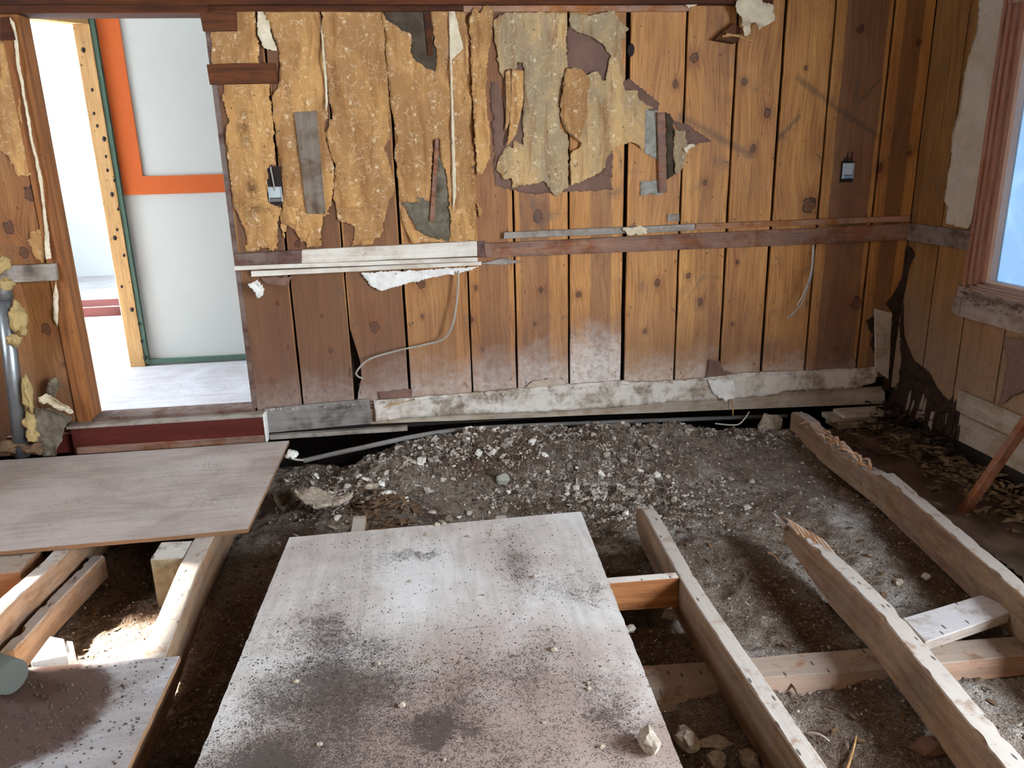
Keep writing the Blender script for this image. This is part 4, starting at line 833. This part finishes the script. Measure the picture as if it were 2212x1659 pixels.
# rot in the corner
for i, (pts, m) in enumerate([([(870, 520), (900, 300), (930, 265), (970, 315), (930, 400), (890, 620), (900, 860), (960, 1000), (1060, 1080), (1100, 1160), (1060, 1190), (980, 1180), (920, 1290), (860, 1250), (880, 1000)], 'rot')]):
    o = sheet('rot_patch', C8(pts), onright, m, wall_right, seed=62+i, lift=.002, wr=.004, jit=.008); o['label'] = 'black rot spreading down the corner of the right wall'
o = sheet('rot_patch', bpoly(cr([(895, 300), (910, 250), (905, 560), (885, 1000), (880, 1260), (820, 1290), (800, 1200), (750, 1190), (740, 1120), (790, 1080), (800, 900), (810, 700), (770, 640), (830, 560), (870, 480)], 1652, 440, .3376)), ob, 'rot', wall_back, seed=66, lift=.003, wr=.004, jit=.008); o['label'] = 'black rot on the back wall beside the corner strip'
o = sheet('rot_patch', bpoly(cr([(640, 750), (690, 720), (715, 790), (700, 860), (730, 950), (700, 960), (670, 900), (690, 840)], 1652, 440, .3376)), ob, 'rot', wall_back, seed=67, lift=.001, wr=.001, jit=.006); o['label'] = 'small black rot spot left of the corner strip'
o = sheet('rot_patch', C8([(850, 1150), (960, 1120), (1090, 1150), (1180, 1260), (1250, 1270), (1240, 1340), (1100, 1330), (980, 1340), (860, 1300)]), onright, 'rot', wall_right, seed=68, lift=.004, wr=.006, jit=.016); o['label'] = 'black ragged rot along the foot of the right wall'
o = sheet('kraft_patch', C8([(1540, 850), (1700, 870), (1700, 1180), (1500, 1290), (1560, 1060), (1560, 960)]), onright, 'kraft', wall_right, seed=69, lift=.002); o['label'] = 'brown backing showing on the right wall below the window'
# shreds hanging at the rotten foot of the side wall
for i in range(26):
    y = 4.2-i*.024+random.uniform(-.008, .008); h = random.uniform(.10, .24)
    sh = hexa('wood_shred', [(RX-.01-random.uniform(0, .03), y, -.05), (RX-.012, y-.016, -.05+random.uniform(-.05, .05)), (RX-.004, y-.018, -.05+h), (RX-.004, y, -.05+h*.9), (RX, y, -.05), (RX, y-.016, -.05), (RX, y-.018, -.05+h), (RX, y, -.05+h*.9)], random.choice(['rot', 'rot', 'apron', 'rot']), wall_right, .001)

# ================================================================== FLOOR FRAME
def joist(name, path, wdt, hgt, label, mat='joist', chip=.004, end=None, far_rot=None, n=150, lower=0.0, top=0.0):
    """path: (x_left, y) points from near to far; top at z=top; chipped arrises, broken far end"""
    ys = [p[1] for p in path]; xs = [p[0] for p in path]; v = []; f = []; sd = xs[0]*3.1
    y0, y1 = ys[0], ys[-1]; K = 8
    for i in range(n+1):
        t = i/n; y = y0+(y1-y0)*t; x = float(np.interp(y, ys, xs))
        c1 = chip*(2.2*max(0, mnoise.noise(Vector((sd, y*11, 0)))-.22)+.22*abs(mnoise.noise(Vector((sd, y*75, 0))))); c2 = chip*(2.2*max(0, mnoise.noise(Vector((sd+4, y*11, 0)))-.22)+.22*abs(mnoise.noise(Vector((sd+4, y*75, 0)))))
        zt = top+.002*mnoise.noise(Vector((sd, y*9, 7))); zb = top-hgt
        w0, w1 = 0.0, wdt
        if end:
            e = max(0, 1-(y1-y)/end[0])
            zt -= end[1]*e**1.5*(1+.8*mnoise.noise(Vector((sd, y*40, 2)))); w0 += end[2]*e; w1 -= end[3]*e; zb += end[4]*e
        if far_rot and far_rot[0] < y < far_rot[1]:
            s_ = math.sin(math.pi*(y-far_rot[0])/(far_rot[1]-far_rot[0]))**.5
            zt -= far_rot[2]*s_*(.7+.6*mnoise.noise(Vector((sd, y*22, 1)))); w1 -= .012*s_*abs(mnoise.noise(Vector((sd, y*30, 4))))
        w = x
        v += [(w+w0, y, zb), (w+w1, y, zb), (w+w1+.002*mnoise.noise(Vector((y*12, sd, 1))), y, (zt+zb)/2), (w+w1, y, zt-.003-c2*1.5), (w+w1-.004-c2, y, zt), (w+w0+.004+c1, y, zt), (w+w0, y, zt-.003-c1*1.5), (w+w0+.002*mnoise.noise(Vector((y*12, sd, 5))), y, (zt+zb)/2)]
    for i in range(n):
        for k in range(K): f.append((i*K+k, i*K+(k+1) % K, (i+1)*K+(k+1) % K, (i+1)*K+k))
    f.append(tuple(range(K-1, -1, -1))); f.append(tuple(n*K+k for k in range(K)))
    me = mesh(name, v, f); bmm = bmesh.new(); bmm.from_mesh(me); bmesh.ops.recalc_face_normals(bmm, faces=bmm.faces); bmm.to_mesh(me); bmm.free()
    return tag(link(name, me, mat, None, centre_origin(me)), label, 'joist')
JG = 'floor joists'
jA = joist('floor_joist', [(.893, .7), (.893, 1.47), (.885, 2.2), (.889, 2.38), (.925, 3.06)], .056, .175, 'joist joined to the red-brown block, right of the dirty plywood', end=(.12, .05, 0, .012, .05))
jB = joist('floor_joist', [(1.335, .8), (1.374, 1.39), (1.462, 2.1), (1.467, 2.4), (1.475, 2.77)], .066, .160, 'broken joist with a splintered orange far end', chip=.012, end=(.42, .018, .004, .026, .06))
jC = joist('floor_joist', [(1.90, 1.2), (1.987, 2.07), (2.127, 3.135), (2.160, 4.08)], .064, .170, 'long joist with a rotten middle reaching the right corner', chip=.010, end=(.12, .02, 0, 0, 0), far_rot=(3.12, 3.85, .065), n=200)
jD = joist('floor_joist', [(-.90, .7), (-.918, 2.2), (-.955, 2.8), (-.958, 4.0)], .078, .165, 'sunlit joist at the left between the grey and the stained plywood', chip=.005)
jE = joist('floor_joist', [(-1.60, .8), (-1.545, 2.6), (-1.50, 2.92), (-1.48, 3.9)], .062, .170, 'dark weathered joist at the left edge of the picture', chip=.008)
jF = joist('floor_joist', [(-.335, .8), (-.318, 3.2)], .055, .165, 'joist end standing up behind the left back corner of the dirty plywood', chip=.008, end=(.10, .10, .006, .02, .0))
jG = joist('floor_joist', [(.28, .8), (.285, 3.05)], .050, .165, 'short white joist end behind the middle of the dirty plywood', chip=.008, end=(.05, .06, .006, .02, .0))
# fractured pieces at the broken ends
def shard(name, pts, r, mat, parent): return tube(name, pts, r, mat, parent, 5, 4)
for k in range(7):
    a = Vector((1.477+.008*k, 2.74-.03*k, -.002)); shard('fracture_splinter', [a+Vector((0, -.10, -.012)), a+Vector((.001, 0, .004)), a+Vector((-.004, .06+.02*(k % 3), -.01))], lambda t: .007*(1-t)+.0015, 'joist_rot', jB)
shard('fracture_splinter', [PZ(1700, 1140, -.03), PZ(1685, 1124, -.02), PZ(1665, 1105, -.02)], lambda t: .016*(1-t)+.002, 'plank_w', jB)
for k in range(22):
    y = 3.22+k*.029; x = float(np.interp(y, [3.135, 4.08], [2.127, 2.16]))
    shard('rot_fibre', [(x+random.uniform(.0, .06), y, -.035), (x+random.uniform(.0, .06), y+.05, random.uniform(-.03, -.008)), (x+random.uniform(-.01, .06), y+.11, -.04)], lambda t: .008*(1-abs(2*t-1))+.0015, 'joist_rot', jC)
# rotten side plank next to the left joist
o = joist('rotten_plank', [(-1.46, 2.45), (-1.445, 2.7), (-1.40, 3.1)], .050, .10, 'rotten dark plank lying against the left joist', 'joist', chip=.02, top=-.085); o['category'] = 'plank'
# blocking, posts, sleepers
tag(hexa('blocking', [(.60, 2.395, -.118), (.888, 2.388, -.124), (.888, 2.388, -.001), (.60, 2.395, -.001), (.60, 2.433, -.118), (.888, 2.426, -.124), (.888, 2.426, -.001), (.60, 2.433, -.001)], 'redblock', bevel=.002), 'red-brown block between the joist and the dirty plywood', 'block')
tag(hexa('support_post', [(-1.085, 2.865, -.27), (-.955, 2.86, -.27), (-.955, 2.86, -.002), (-1.085, 2.865, -.002), (-1.085, 3.01, -.27), (-.955, 3.0, -.27), (-.955, 3.0, -.002), (-1.085, 3.01, -.002)], mat_wood('green_treated_post', 'Z', srgb(70, 64, 42), srgb(112, 104, 74), .2, topdust=.8), bevel=.004), 'square greenish post under the grey plywood', 'post')
tag(box('support_post', -1.78, -1.56, 2.86, 3.05, -.26, -.004, 'plank_x', bevel=.004), 'wooden post block left of the dark joist', 'post')
sl1 = tag(hexa('sleeper_plank', [(.50, 1.955, -.205), (2.4, 1.93, -.205), (2.4, 1.96, -.158), (.50, 2.02, -.158), (.50, 2.14, -.205), (2.4, 2.06, -.205), (2.4, 2.06, -.158), (.50, 2.135, -.158)], 'plank_x', bevel=.003, cuts=10, jit=.003), 'long flat plank lying on the dirt across under the joists', 'plank')
tag(hexa('pale_offcut_board', [PZ(2001, 1390, -.115)-Vector((.03, 0, .04)), PZ(2195, 1320, -.095)-Vector((0, 0, .04)), PZ(2195, 1318, -.095), PZ(2001, 1387, -.115), PZ(1949, 1337, -.115)-Vector((0, 0, .04)), PZ(2120, 1286, -.095)-Vector((0, 0, .04)), PZ(2120, 1284, -.095), PZ(1949, 1335, -.115)], 'plank_w', bevel=.003), 'short pale board lying askew against the broken joist', 'board')
tag(hexa('buried_board', [(-.98, 2.0, -.36), (-.45, 2.02, -.36), (-.45, 2.02, -.26), (-.98, 2.0, -.26), (-.98, 2.04, -.36), (-.45, 2.06, -.36), (-.45, 2.06, -.26), (-.98, 2.04, -.26)], 'plank_x', cuts=5, jit=.006), 'brown board edge above the black pit at the lower left', 'board')
# leaning sticks
a = PZ(2079, 1110, -.17); b = PX(2211, 920, 2.60); c_ = a+(b-a)*2.0
d = (c_-a).normalized(); s1 = d.cross(Vector((0, 1, 0))).normalized()*.024; s2 = d.cross(s1).normalized()*.016
tag(hexa('leaning_stick', [a-s1-s2, a+s1-s2, a+s1+s2, a-s1+s2, c_-s1-s2, c_+s1-s2, c_+s1+s2, c_-s1+s2], 'sticks', bevel=.003, cuts=4, jit=.001), 'red-brown stick leaning up at the right edge', 'stick')
a = PZ(2150, 1018, -.15); b = PZ(2290, 1085, -.12)
tag(hexa('fallen_batten', [a, b, b+Vector((.03, .04, 0)), a+Vector((.03, .04, 0)), a+Vector((0, 0, .035)), b+Vector((0, 0, .035)), b+Vector((.03, .04, .035)), a+Vector((.03, .04, .035))], 'base_y', cuts=4, jit=.004), 'yellowish batten lying on the ground behind the leaning stick', 'batten')

# ---- plywood sheets
def plywood(name, top, z, mat, label, thick=.017, seed=1, sub=40):
    """quad of four (x, y) corners with chipped edges and slight warp"""
    P = []; n = 4
    for i in range(4): P += frac_line(top[i], top[(i+1) % 4], .02, .0022, seed)
    k = len(P); cx = sum(p[0] for p in P)/k; cy = sum(p[1] for p in P)/k
    wz = lambda x, y: .003*mnoise.noise(Vector((x*1.6, y*1.6, seed)))
    v = [(p[0], p[1], z+wz(*p)) for p in P]+[(p[0], p[1], z-thick+wz(*p)) for p in P]
    f = [tuple(range(k)), tuple(range(2*k-1, k-1, -1))]+[(i, k+i, k+(i+1) % k, (i+1) % k) for i in range(k)]
    me = mesh(name, v, f); bm = bmesh.new(); bm.from_mesh(me); bmesh.ops.triangulate(bm, faces=[q for q in bm.faces if len(q.verts) > 4]); me2 = bm_mesh(name, bm)
    return tag(link(name, me2, mat, None, centre_origin(me2)), label, 'plywood')
pz = lambda a, b, z=.02: tuple(PZ(a, b, z)[:2])
plywood('plywood_sheet', [(-2.9, 4.06), pz(625, 952), pz(535, 1142), (-2.9, 2.955)], .019, 'ply_left', 'grey plywood sheet in front of the door step', seed=2)
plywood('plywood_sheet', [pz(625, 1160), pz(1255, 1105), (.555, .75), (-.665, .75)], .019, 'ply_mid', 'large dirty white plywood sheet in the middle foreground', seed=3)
plywood('plywood_sheet', [pz(57, 1440), pz(389, 1417), (-.80, .9), (-1.9, .9), (-1.9, 1.9)], .019, 'ply_near', 'stained plywood sheet at the lower left corner', seed=4) if False else plywood('plywood_sheet', [(-1.32, 2.196), pz(389, 1417), (-.80, .9), (-1.9, .9)], .019, 'ply_near', 'stained plywood sheet at the lower left corner', seed=4)

# ---- conduit, pipe, foam, odds and ends
cpts = [PZ(655, 995, -.10), PZ(700, 985, -.085), PY(800, 963, 4.0), PY(900, 942, 4.08), PY(1000, 928, 4.16), PY(1150, 919, 4.22), PY(1500, 905, 4.36), PY(1700, 898, 4.42)]
tag(tube('conduit_pipe', cpts, .0135, 'conduit', None, 10), 'grey conduit running along the foot of the back wall into the dark', 'conduit')
pp = empty('metal_post', (-2.09, 4.12, 0)); tag(pp, 'galvanised metal post with foam scraps at the left edge', 'post')
pb, ptp = PY(48, 985, 4.11), PY(5, 625, 4.11)
tube('pipe', [pb, ptp], .036, 'metal', pp, 24, 0)
tube('collar', [ptp+Vector((0, 0, -.05)), ptp+Vector((0, 0, .01)), ptp+Vector((0, 0, .03))], .041, 'metal', pp, 20, 0)
ax_ = (ptp-pb).normalized()
for i, (px, py, rx, rz, sd) in enumerate([(40, 690, .035, .07, 1), (30, 735, .03, .03, 2), (12, 615, .035, .03, 3), (5, 570, .03, .04, 4), (60, 850, .018, .09, 5), (66, 920, .03, .06, 6), (72, 940, .03, .035, 7), (20, 965, .07, .03, 8), (75, 970, .05, .03, 9)]):
    p = PY(px, py, 4.09); lump('foam_lump', p, (rx, .03, rz), 'foam' if i not in (7, 8) else 'chips', pp, .6, seed=sd*3.7)
tag(sheet('torn_paper', bpoly(cr([(290, 1130), (340, 1120), (480, 1190), (430, 1260), (420, 1330), (380, 1430), (290, 1440), (240, 1330), (230, 1130)], 0, 500, .3345), 4.12), onback(4.12), 'felt', None, seed=70, curl=.05, wr=.02), 'crumpled grey paper hanging between the metal post and the step', 'paper')
tag(sheet('torn_paper', bpoly(cr([(265, 1060), (320, 1040), (400, 1070), (460, 1110), (490, 1160), (400, 1150), (330, 1110), (270, 1090)], 0, 500, .3345), 4.14), onback(4.14), 'paper_pale', None, seed=71, curl=.05, wr=.02), 'yellowed torn paper fold above the crumpled grey paper', 'paper')
tag(sheet('torn_paper', bpoly(cr([(330, 950), (370, 935), (390, 1000), (370, 1060), (320, 1050), (310, 1000)], 0, 500, .3345), 4.19), onback(4.19), 'felt', None, seed=72, curl=.03, wr=.01), 'dark torn scrap on the board left of the doorway', 'paper')
# concrete crust slab
cs = sheet('crust_slab', [PZ(a, b, -.11)[:2] for a, b in cr([(215, 665), (300, 660), (420, 680), (520, 690), (610, 705), (590, 730), (480, 755), (380, 768), (300, 745), (250, 715)], 560, 850, .3345)], lambda u, v, off: (u, v, -.115+off*2), 'rock', None, seed=80, curl=.02, wr=.01, step=.02, thick=.018, jit=.012)
tag(cs, 'broken pale crust slab on the dirt beside the grey plywood', 'slab')
cs = sheet('crust_slab', [PZ(a, b, -.13)[:2] for a, b in cr([(80, 690), (160, 640), (210, 650), (200, 715), (150, 750), (110, 730)], 560, 850, .3345)], lambda u, v, off: (u, v, -.15+off), 'felt_dark', None, seed=81, curl=.04, wr=.02, step=.015, thick=.01, jit=.01)
tag(cs, 'dark bent felt piece left of the pale crust slab', 'felt')
# lumps: rocks
def rock(px, py, z, r, label, mat='rock', seed=0, name='rock', f=(1, .8, .8)):
    p = PZ(px, py, z); o = lump(name, p, (r*f[0], r*f[1], r*f[2]), mat, None, .38, seed=seed, sub=2); 
    for q in o.data.polygons: q.use_smooth = False
    return tag(o, label, 'rock')
rk = tag(lump('rock', PZ(1402, 1600, .044), (.027, .040, .026), 'rock', None, .30, seed=8.1, sub=2), 'pale pitted rock on the dirty plywood', 'rock')
for q in rk.data.polygons: q.use_smooth = False
rock(1665, 920, -.13, .075, 'large pale rock wedged under the wall beside the long joist', seed=5, f=(1, .6, 1.0))
rock(1483, 1597, -.17, .040, 'tan angular rock between the plywood and the joist, nearest', seed=7, f=(.8, 1.2, .7))
rock(1545, 1607, -.19, .045, 'flat tan rock beside the nearest angular rock', seed=8, f=(1.2, .6, .4))
rock(1548, 1640, -.19, .03, 'small tan rock at the bottom edge', seed=9)
rock(1618, 1640, -.18, .032, 'whitish rock touching the joist at the bottom edge', seed=10, f=(.8, 1.2, .8))
rock(1452, 1328, -.18, .035, 'tan rock below the red-brown block', seed=11, f=(1.2, .8, .5))
rock(1363, 1358, -.15, .018, 'small white stone at the plywood edge', 'paper_white', seed=12)
rock(2010, 1615, -.18, .045, 'brown block-like rock in the shade at the lower right', 'kraft', seed=13, f=(1.3, .7, .6))
rock(2000, 1245, -.17, .018, 'single white stone right of the broken joist', 'paper_white', seed=15)
rock(1930, 1045, -.12, .03, 'white rock pile stone beside the long joist', 'paper_white', seed=16)
rock(1875, 1050, -.12, .022, 'pale stone next to the white pile stone', seed=17)
rock(78, 1360, -.20, .030, 'pinkish stone beside the dark joist in the left bay', seed=18, f=(1, .8, .5))
rock(803, 1050, -.09, .030, 'flat pale stone behind the crust slab', seed=19, f=(1.2, .8, .4))
rock(1940, 1258, -.17, .02, 'small stone in the pale dust right of the broken joist', seed=20)
rock(1085, 1035, -.14, .035, 'pale blue-grey rock in the gravel hollow', 'felt_pale', seed=21)
rock(1066, 1022, -.12, .028, 'dark grey rock in the gravel hollow', 'felt_dark', seed=22)
for i, (px, py, s) in enumerate([(640, 1472, .010), (816, 1433, .011), (1196, 1402, .014), (868, 1522, .013), (690, 1607, .010), (1155, 1245, .010), (923, 1154, .012), (925, 1430, .007), (1175, 1560, .007), (1045, 1285, .007), (1272, 1487, .008), (960, 1640, .006), (1300, 1612, .009), (1270, 1475, .007), (885, 1255, .009), (1010, 1158, .009), (945, 1132, .014), (958, 1130, .012), (1062, 1152, .01)]):
    p = PZ(px, py, .019+s*.5); o = lump('pebble', p, (s, s*.8, s*.6), 'rock', None, .4, seed=i*2.3, sub=1)
    for q in o.data.polygons: q.use_smooth = False
    tag(o, 'small pale pebble lying on the dirty white plywood', 'pebble', 'pebbles on the dirty plywood')
# grey rounded object and white wedges by the stained plywood
tag(tube('grey_pipe_end', [PZ(-70, 1430, .075), PZ(26, 1462, .072)], .05, 'darkgrey', None, 20, 0), 'rounded dark grey pipe end at the left picture edge', 'pipe')
def wedge(q, zt, zb, label):
    tp = [PZ(a, b, zt) for a, b in q]; bt = [Vector((p.x, p.y, zb)) for p in tp]
    return tag(hexa('white_offcut', bt+tp, 'paper_white', bevel=.002), label, 'offcut')
wedge([(66, 1430), (146, 1414), (138, 1380), (108, 1374)], -.02, -.16, 'bright white offcut standing in the sun patch')
wedge([(140, 1412), (156, 1408), (157, 1385), (142, 1384)], -.03, -.16, 'small white offcut beside the bright one')
# sticks and twigs on the dirt
for i, (p0, p1, m, lab) in enumerate([((1828, 1655), (1850, 1590), 'stud', 'pale dry twig standing out of the dirt at the bottom edge'), ((1745, 1570), (1792, 1594), 'paper_white', 'white straw on the dirt between the two right joists'), ((1890, 1068), (1960, 1116), 'base_y', 'thin wood strip lying along the long joist'), ((640, 1085), (700, 1060), 'chips', 'curved splinter by the crust slab'), ((455, 1430), (470, 1365), 'chips', 'wood shaving in the shade left of the dirty plywood'), ((156, 1240), (206, 1240), 'chips', 'short stick in the left bay'), ((1695, 1455), (1730, 1510), 'chips', 'dark twig below the flat plank'), ((1660, 1195), (1685, 1215), 'joist_rot', 'orange wood chip in the shade of the broken joist')]):
    a = PZ(p0[0], p0[1], -.17); b = PZ(p1[0], p1[1], -.165)
    a.z = ground_z(a.x, a.y)+.006; b.z = ground_z(b.x, b.y)+.012
    tag(tube('twig', [a, (a+b)/2+Vector((.004, 0, .008)), b], lambda t: .005*(1-.6*t), m, None, 5, 4), lab, 'twig')
tag(tube('loose_wire', [PY(1545, 915, 4.2), PY(1590, 918, 4.12), PY(1608, 905, 4.12), PY(1618, 890, 4.2)], .004, 'cablew'), 'white wire loop hanging in the dark under the wall', 'wire')
tag(tube('loose_wire', [PZ(620, 985, -.05), PZ(635, 992, -.06), PZ(655, 994, -.08)], .006, 'cable'), 'short grey wire at the end of the conduit', 'wire')
tag(lump('cement_lump', PZ(630, 982, .0), (.03, .03, .022), 'paper_white', None, .5, seed=5), 'white cement lump at the plywood corner by the conduit', 'lump')
tag(tube('hanging_root', [PY(1582, 862, 4.2), PY(1583, 880, 4.19), PY(1583, 897, 4.19)], .004, 'stud'), 'thin wood sliver hanging below the ragged baseboard', 'splinter')

# ---- ground sheet at the right
gs = sheet('ground_sheet', [(2.24, 2.1), (2.29, 3.1), (2.26, 3.9), (2.6, 4.08), (2.8, 3.9), (2.82, 2.2)], lambda u, v, off: (u, v, -.185+off*2.2+.025*mnoise.noise(Vector((u*3, v*5, 2)))), 'sheetfelt', None, seed=90, curl=.01, wr=.012, step=.022, jit=.015)
tag(gs, 'dark wrinkled ground sheet between the long joist and the right wall', 'sheet')
# blocks under the corner
for i, (x0, x1, y0, y1, z0, z1) in enumerate([(2.42, 2.78, 4.08, 4.2, -.10, -.07), (2.48, 2.80, 4.05, 4.18, -.07, -.045), (2.45, 2.7, 4.06, 4.2, -.14, -.10)]):
    tag(box('shim_board', x0, x1, y0, y1, z0, z1, 'base_tan', cuts=3, jit=.004), ['middle shim board under the wall corner', 'topmost shim board under the wall corner', 'lowest shim board under the wall corner'][i], 'shim')

# ---- gravel and litter
def stone_mesh(k):
    r_ = random.Random(100+k); bm = bmesh.new()
    for _ in range(11):
        d = Vector((r_.gauss(0, 1), r_.gauss(0, 1), r_.gauss(0, 1))).normalized(); bm.verts.new((d.x, d.y*r_.uniform(.7, .95), d.z*.65))
    h = bmesh.ops.convex_hull(bm, input=bm.verts); 
    bmesh.ops.delete(bm, geom=[v for v in bm.verts if not v.link_faces], context='VERTS')
    me = bm_mesh('stone', bm); me.materials.append(M['stone']); return me
SM = [stone_mesh(k) for k in range(10)]
def density(x, y):
    d = math.exp(-((y-3.97)/.17)**2)*(1 if -.35 < x < 1.25 else .3)*(.35+.65*max(0, min(1, 1.6*mnoise.noise(Vector((x*5, y*5, 2)))+.6)))
    d = max(d, .8*math.exp(-((x-.95)/.4)**2-((y-3.6)/.35)**2), .5*math.exp(-((x+.4)/.3)**2-((y-3.75)/.2)**2), .5*math.exp(-((x-.45)/.2)**2-((y-3.62)/.14)**2), .45*math.exp(-((x-1.8)/.3)**2-((y-4.0)/.12)**2))
    return d
cand = []
while len(cand) < 300:
    x = random.uniform(-.65, 2.0); y = random.uniform(3.1, 4.14)
    if random.random() < density(x, y): cand.append((x, y))
for i, (x, y) in enumerate(cand):
    s = random.choice([.012, .014, .016, .018, .022, .028]) * random.uniform(.8, 1.15)
    o = bpy.data.objects.new('gravel_stone', SM[i % 10]); C.objects.link(o); o.scale = (s, s, s)
    o.location = (x, y, ground_z(x, y)+s*.25); o.rotation_euler = (random.uniform(-.5, .5), random.uniform(-.5, .5), random.uniform(0, 6.28))
    tag(o, 'one of the pale loose gravel stones on the dirt mound at the back wall', 'stone', 'loose gravel stones on the dirt mound')
lb_rng = random.Random(31)
for i in range(46):
    while True:
        x = lb_rng.uniform(-.62, .32); y = lb_rng.uniform(3.25, 4.0)
        if not (-.36 < x < -.24 and y < 3.3): break
    s = lb_rng.uniform(.016, .040)
    o = bpy.data.objects.new('flat_stone', SM[i % 10]); C.objects.link(o); o.scale = (s, s*lb_rng.uniform(.6, 1), s*lb_rng.uniform(.35, .6))
    o.location = (x, y, ground_z(x, y)+s*.12); o.rotation_euler = (lb_rng.uniform(-.4, .4), lb_rng.uniform(-.4, .4), lb_rng.uniform(0, 6.28))
    tag(o, 'flat broken stone among the rubble left of the gravel hollow', 'stone', 'flat stones in the rubble')
def gpos(r):
    while True:
        x = r.uniform(-.75, 2.15); y = r.uniform(3.0, 4.16)
        if r.random() < density(x, y)+.03: return (x, y, ground_z(x, y)+.002)
stuff(crumbs('fine_gravel', 13000, gpos, .003, .0115, 'gravel', .7, 11), 'fine gravel covering the dirt mound', 'gravel')
def gpos2(r):
    x = r.uniform(-1.6, 2.3); y = r.uniform(1.3, 3.4); return (x, y, ground_z(x, y)+.001)
stuff(crumbs('scattered_grit', 9000, gpos2, .002, .008, 'gravel', .6, 12), 'scattered grit on the bare dirt between the joists', 'grit')
def ppos(r):
    while True:
        x = r.uniform(-.6, .62); y = r.uniform(1.2, 2.88)
        w_ = sum(s*math.exp(-((x-cx)/rx)**2-((y-cy)/ry)**2) for cx, cy, rx, ry, s in ((-.33, 1.98, .22, .26, .9), (.32, 2.6, .1, .2, .5), (.1, 1.95, .3, .2, .5), (.47, 1.68, .08, .1, .8), (0, 1.75, .1, .05, .9), (-.45, 1.62, .2, .12, .8)))+.08
        if r.random() < w_: return (x, y, .0195)
stuff(crumbs('soil_crumbs', 2600, ppos, .0012, .0036, 'soil', .7, 13), 'soil crumbs strewn over the dirty white plywood', 'soil')
def npos(r): return (r.gauss(-1.12, .2), r.gauss(1.95, .16), .0195)
stuff(crumbs('soil_crumbs', 500, lambda r: (min(-.82, r.gauss(-1.1, .15)), min(2.16, r.gauss(1.92, .14)), .0195), .002, .006, 'soil', .7, 14), 'soil crumbs on the stained plywood', 'soil')
def splinters(name, n, f, lmin, lmax, mat, seed):
    r_ = random.Random(seed); V = []; F = []
    for k in range(n):
        c = Vector(f(r_)); L = r_.uniform(lmin, lmax); w_ = L*r_.uniform(.08, .25); a = r_.uniform(0, 6.28); t = Vector((math.cos(a), math.sin(a), r_.uniform(-.25, .25))); s = Vector((-math.sin(a), math.cos(a), 0))*w_; u = Vector((0, 0, w_*.5)); b = len(V)
        V += [c-t*L/2-s*.4, c-t*L/2+s*.4, c+s+u, c-s+u, c+t*L/2, c-u*.6]
        F += [(b, b+1, b+2, b+3), (b+3, b+2, b+4), (b+1, b, b+5), (b+1, b+5, b+2), (b, b+3, b+5), (b+2, b+5, b+4), (b+5, b+3, b+4)]
    return link(name, mesh(name, V, F), mat)
stuff(splinters('wood_splinter_litter', 620, lambda r: (RX-.06-abs(r.gauss(0, .16)), r.uniform(2.6, 4.08), -.15+r.uniform(0, .07)), .02, .085, 'chips_pale', 5), 'wood splinters heaped along the foot of the right wall', 'splinters')
stuff(splinters('rotten_litter', 160, lambda r: (RX-.075-abs(r.gauss(0, .07)), 4.13-abs(r.gauss(0, .25)), -.10+abs(r.gauss(0, .06))), .03, .10, 'rot', 6), 'black rotten fragments in the wall corner', 'litter')
def dpos(r): x = r.uniform(-1.5, 2.2); y = r.uniform(1.3, 3.3); return (x, y, ground_z(x, y)+.004)
stuff(splinters('wood_litter', 900, dpos, .012, .05, 'chips', 7), 'small wood litter scattered over the dirt', 'litter')
stuff(splinters('wood_shavings', 150, lambda r: (lambda x, y: (x, y, ground_z(x, y)+.006))(r.gauss(-.22, .08), r.gauss(3.38, .1)), .02, .09, 'chips', 8), 'heap of dark wood shavings behind the dirty plywood', 'shavings')
stuff(crumbs('paint_flakes', 260, lambda r: (lambda t: (-.85+3.4*t, 4.19-r.uniform(0, .015), .165+.03*t+r.gauss(0, .004)))(r.random()), .003, .009, 'base', .4, 15), 'loose paint flakes along the top of the baseboards', 'paint flakes')

# ---- bent nails left standing in the boards
nv = []; nf = []
def nail_mesh(k):
    r_ = random.Random(k); p = [Vector((0, .004, 0)), Vector((r_.uniform(-.004, .004), -.012, r_.uniform(-.003, .003))), Vector((r_.uniform(-.01, .01), -.022, r_.uniform(-.012, .004)))]
    v = []; f = []
    for q in p:
        for a in range(5): v.append(q+Vector((math.cos(a*1.2566), 0, math.sin(a*1.2566)))*.0017)
    for i in range(2):
        for a in range(5): f.append((i*5+a, i*5+(a+1) % 5, i*5+5+(a+1) % 5, i*5+5+a))
    f.append((10, 11, 12, 13, 14)); me = mesh('nail', v, f); me.materials.append(M['darkgrey']); return me
NM = [nail_mesh(k) for k in range(5)]
rr = random.Random(4); k = 0
for x in seams[1:-1]:
    for (z, n_) in ((.245, 2), (.62, 2), (.88, 1), (1.42, 2), (1.60, 1), (1.10, 1)):
        for q in range(n_):
            o = bpy.data.objects.new('nail', NM[k % 5]); C.objects.link(o); k += 1
            o.location = (x+rr.choice((-1, 1))*rr.uniform(.02, .05), BY, z+rr.uniform(-.03, .03)); o.parent = wall_back
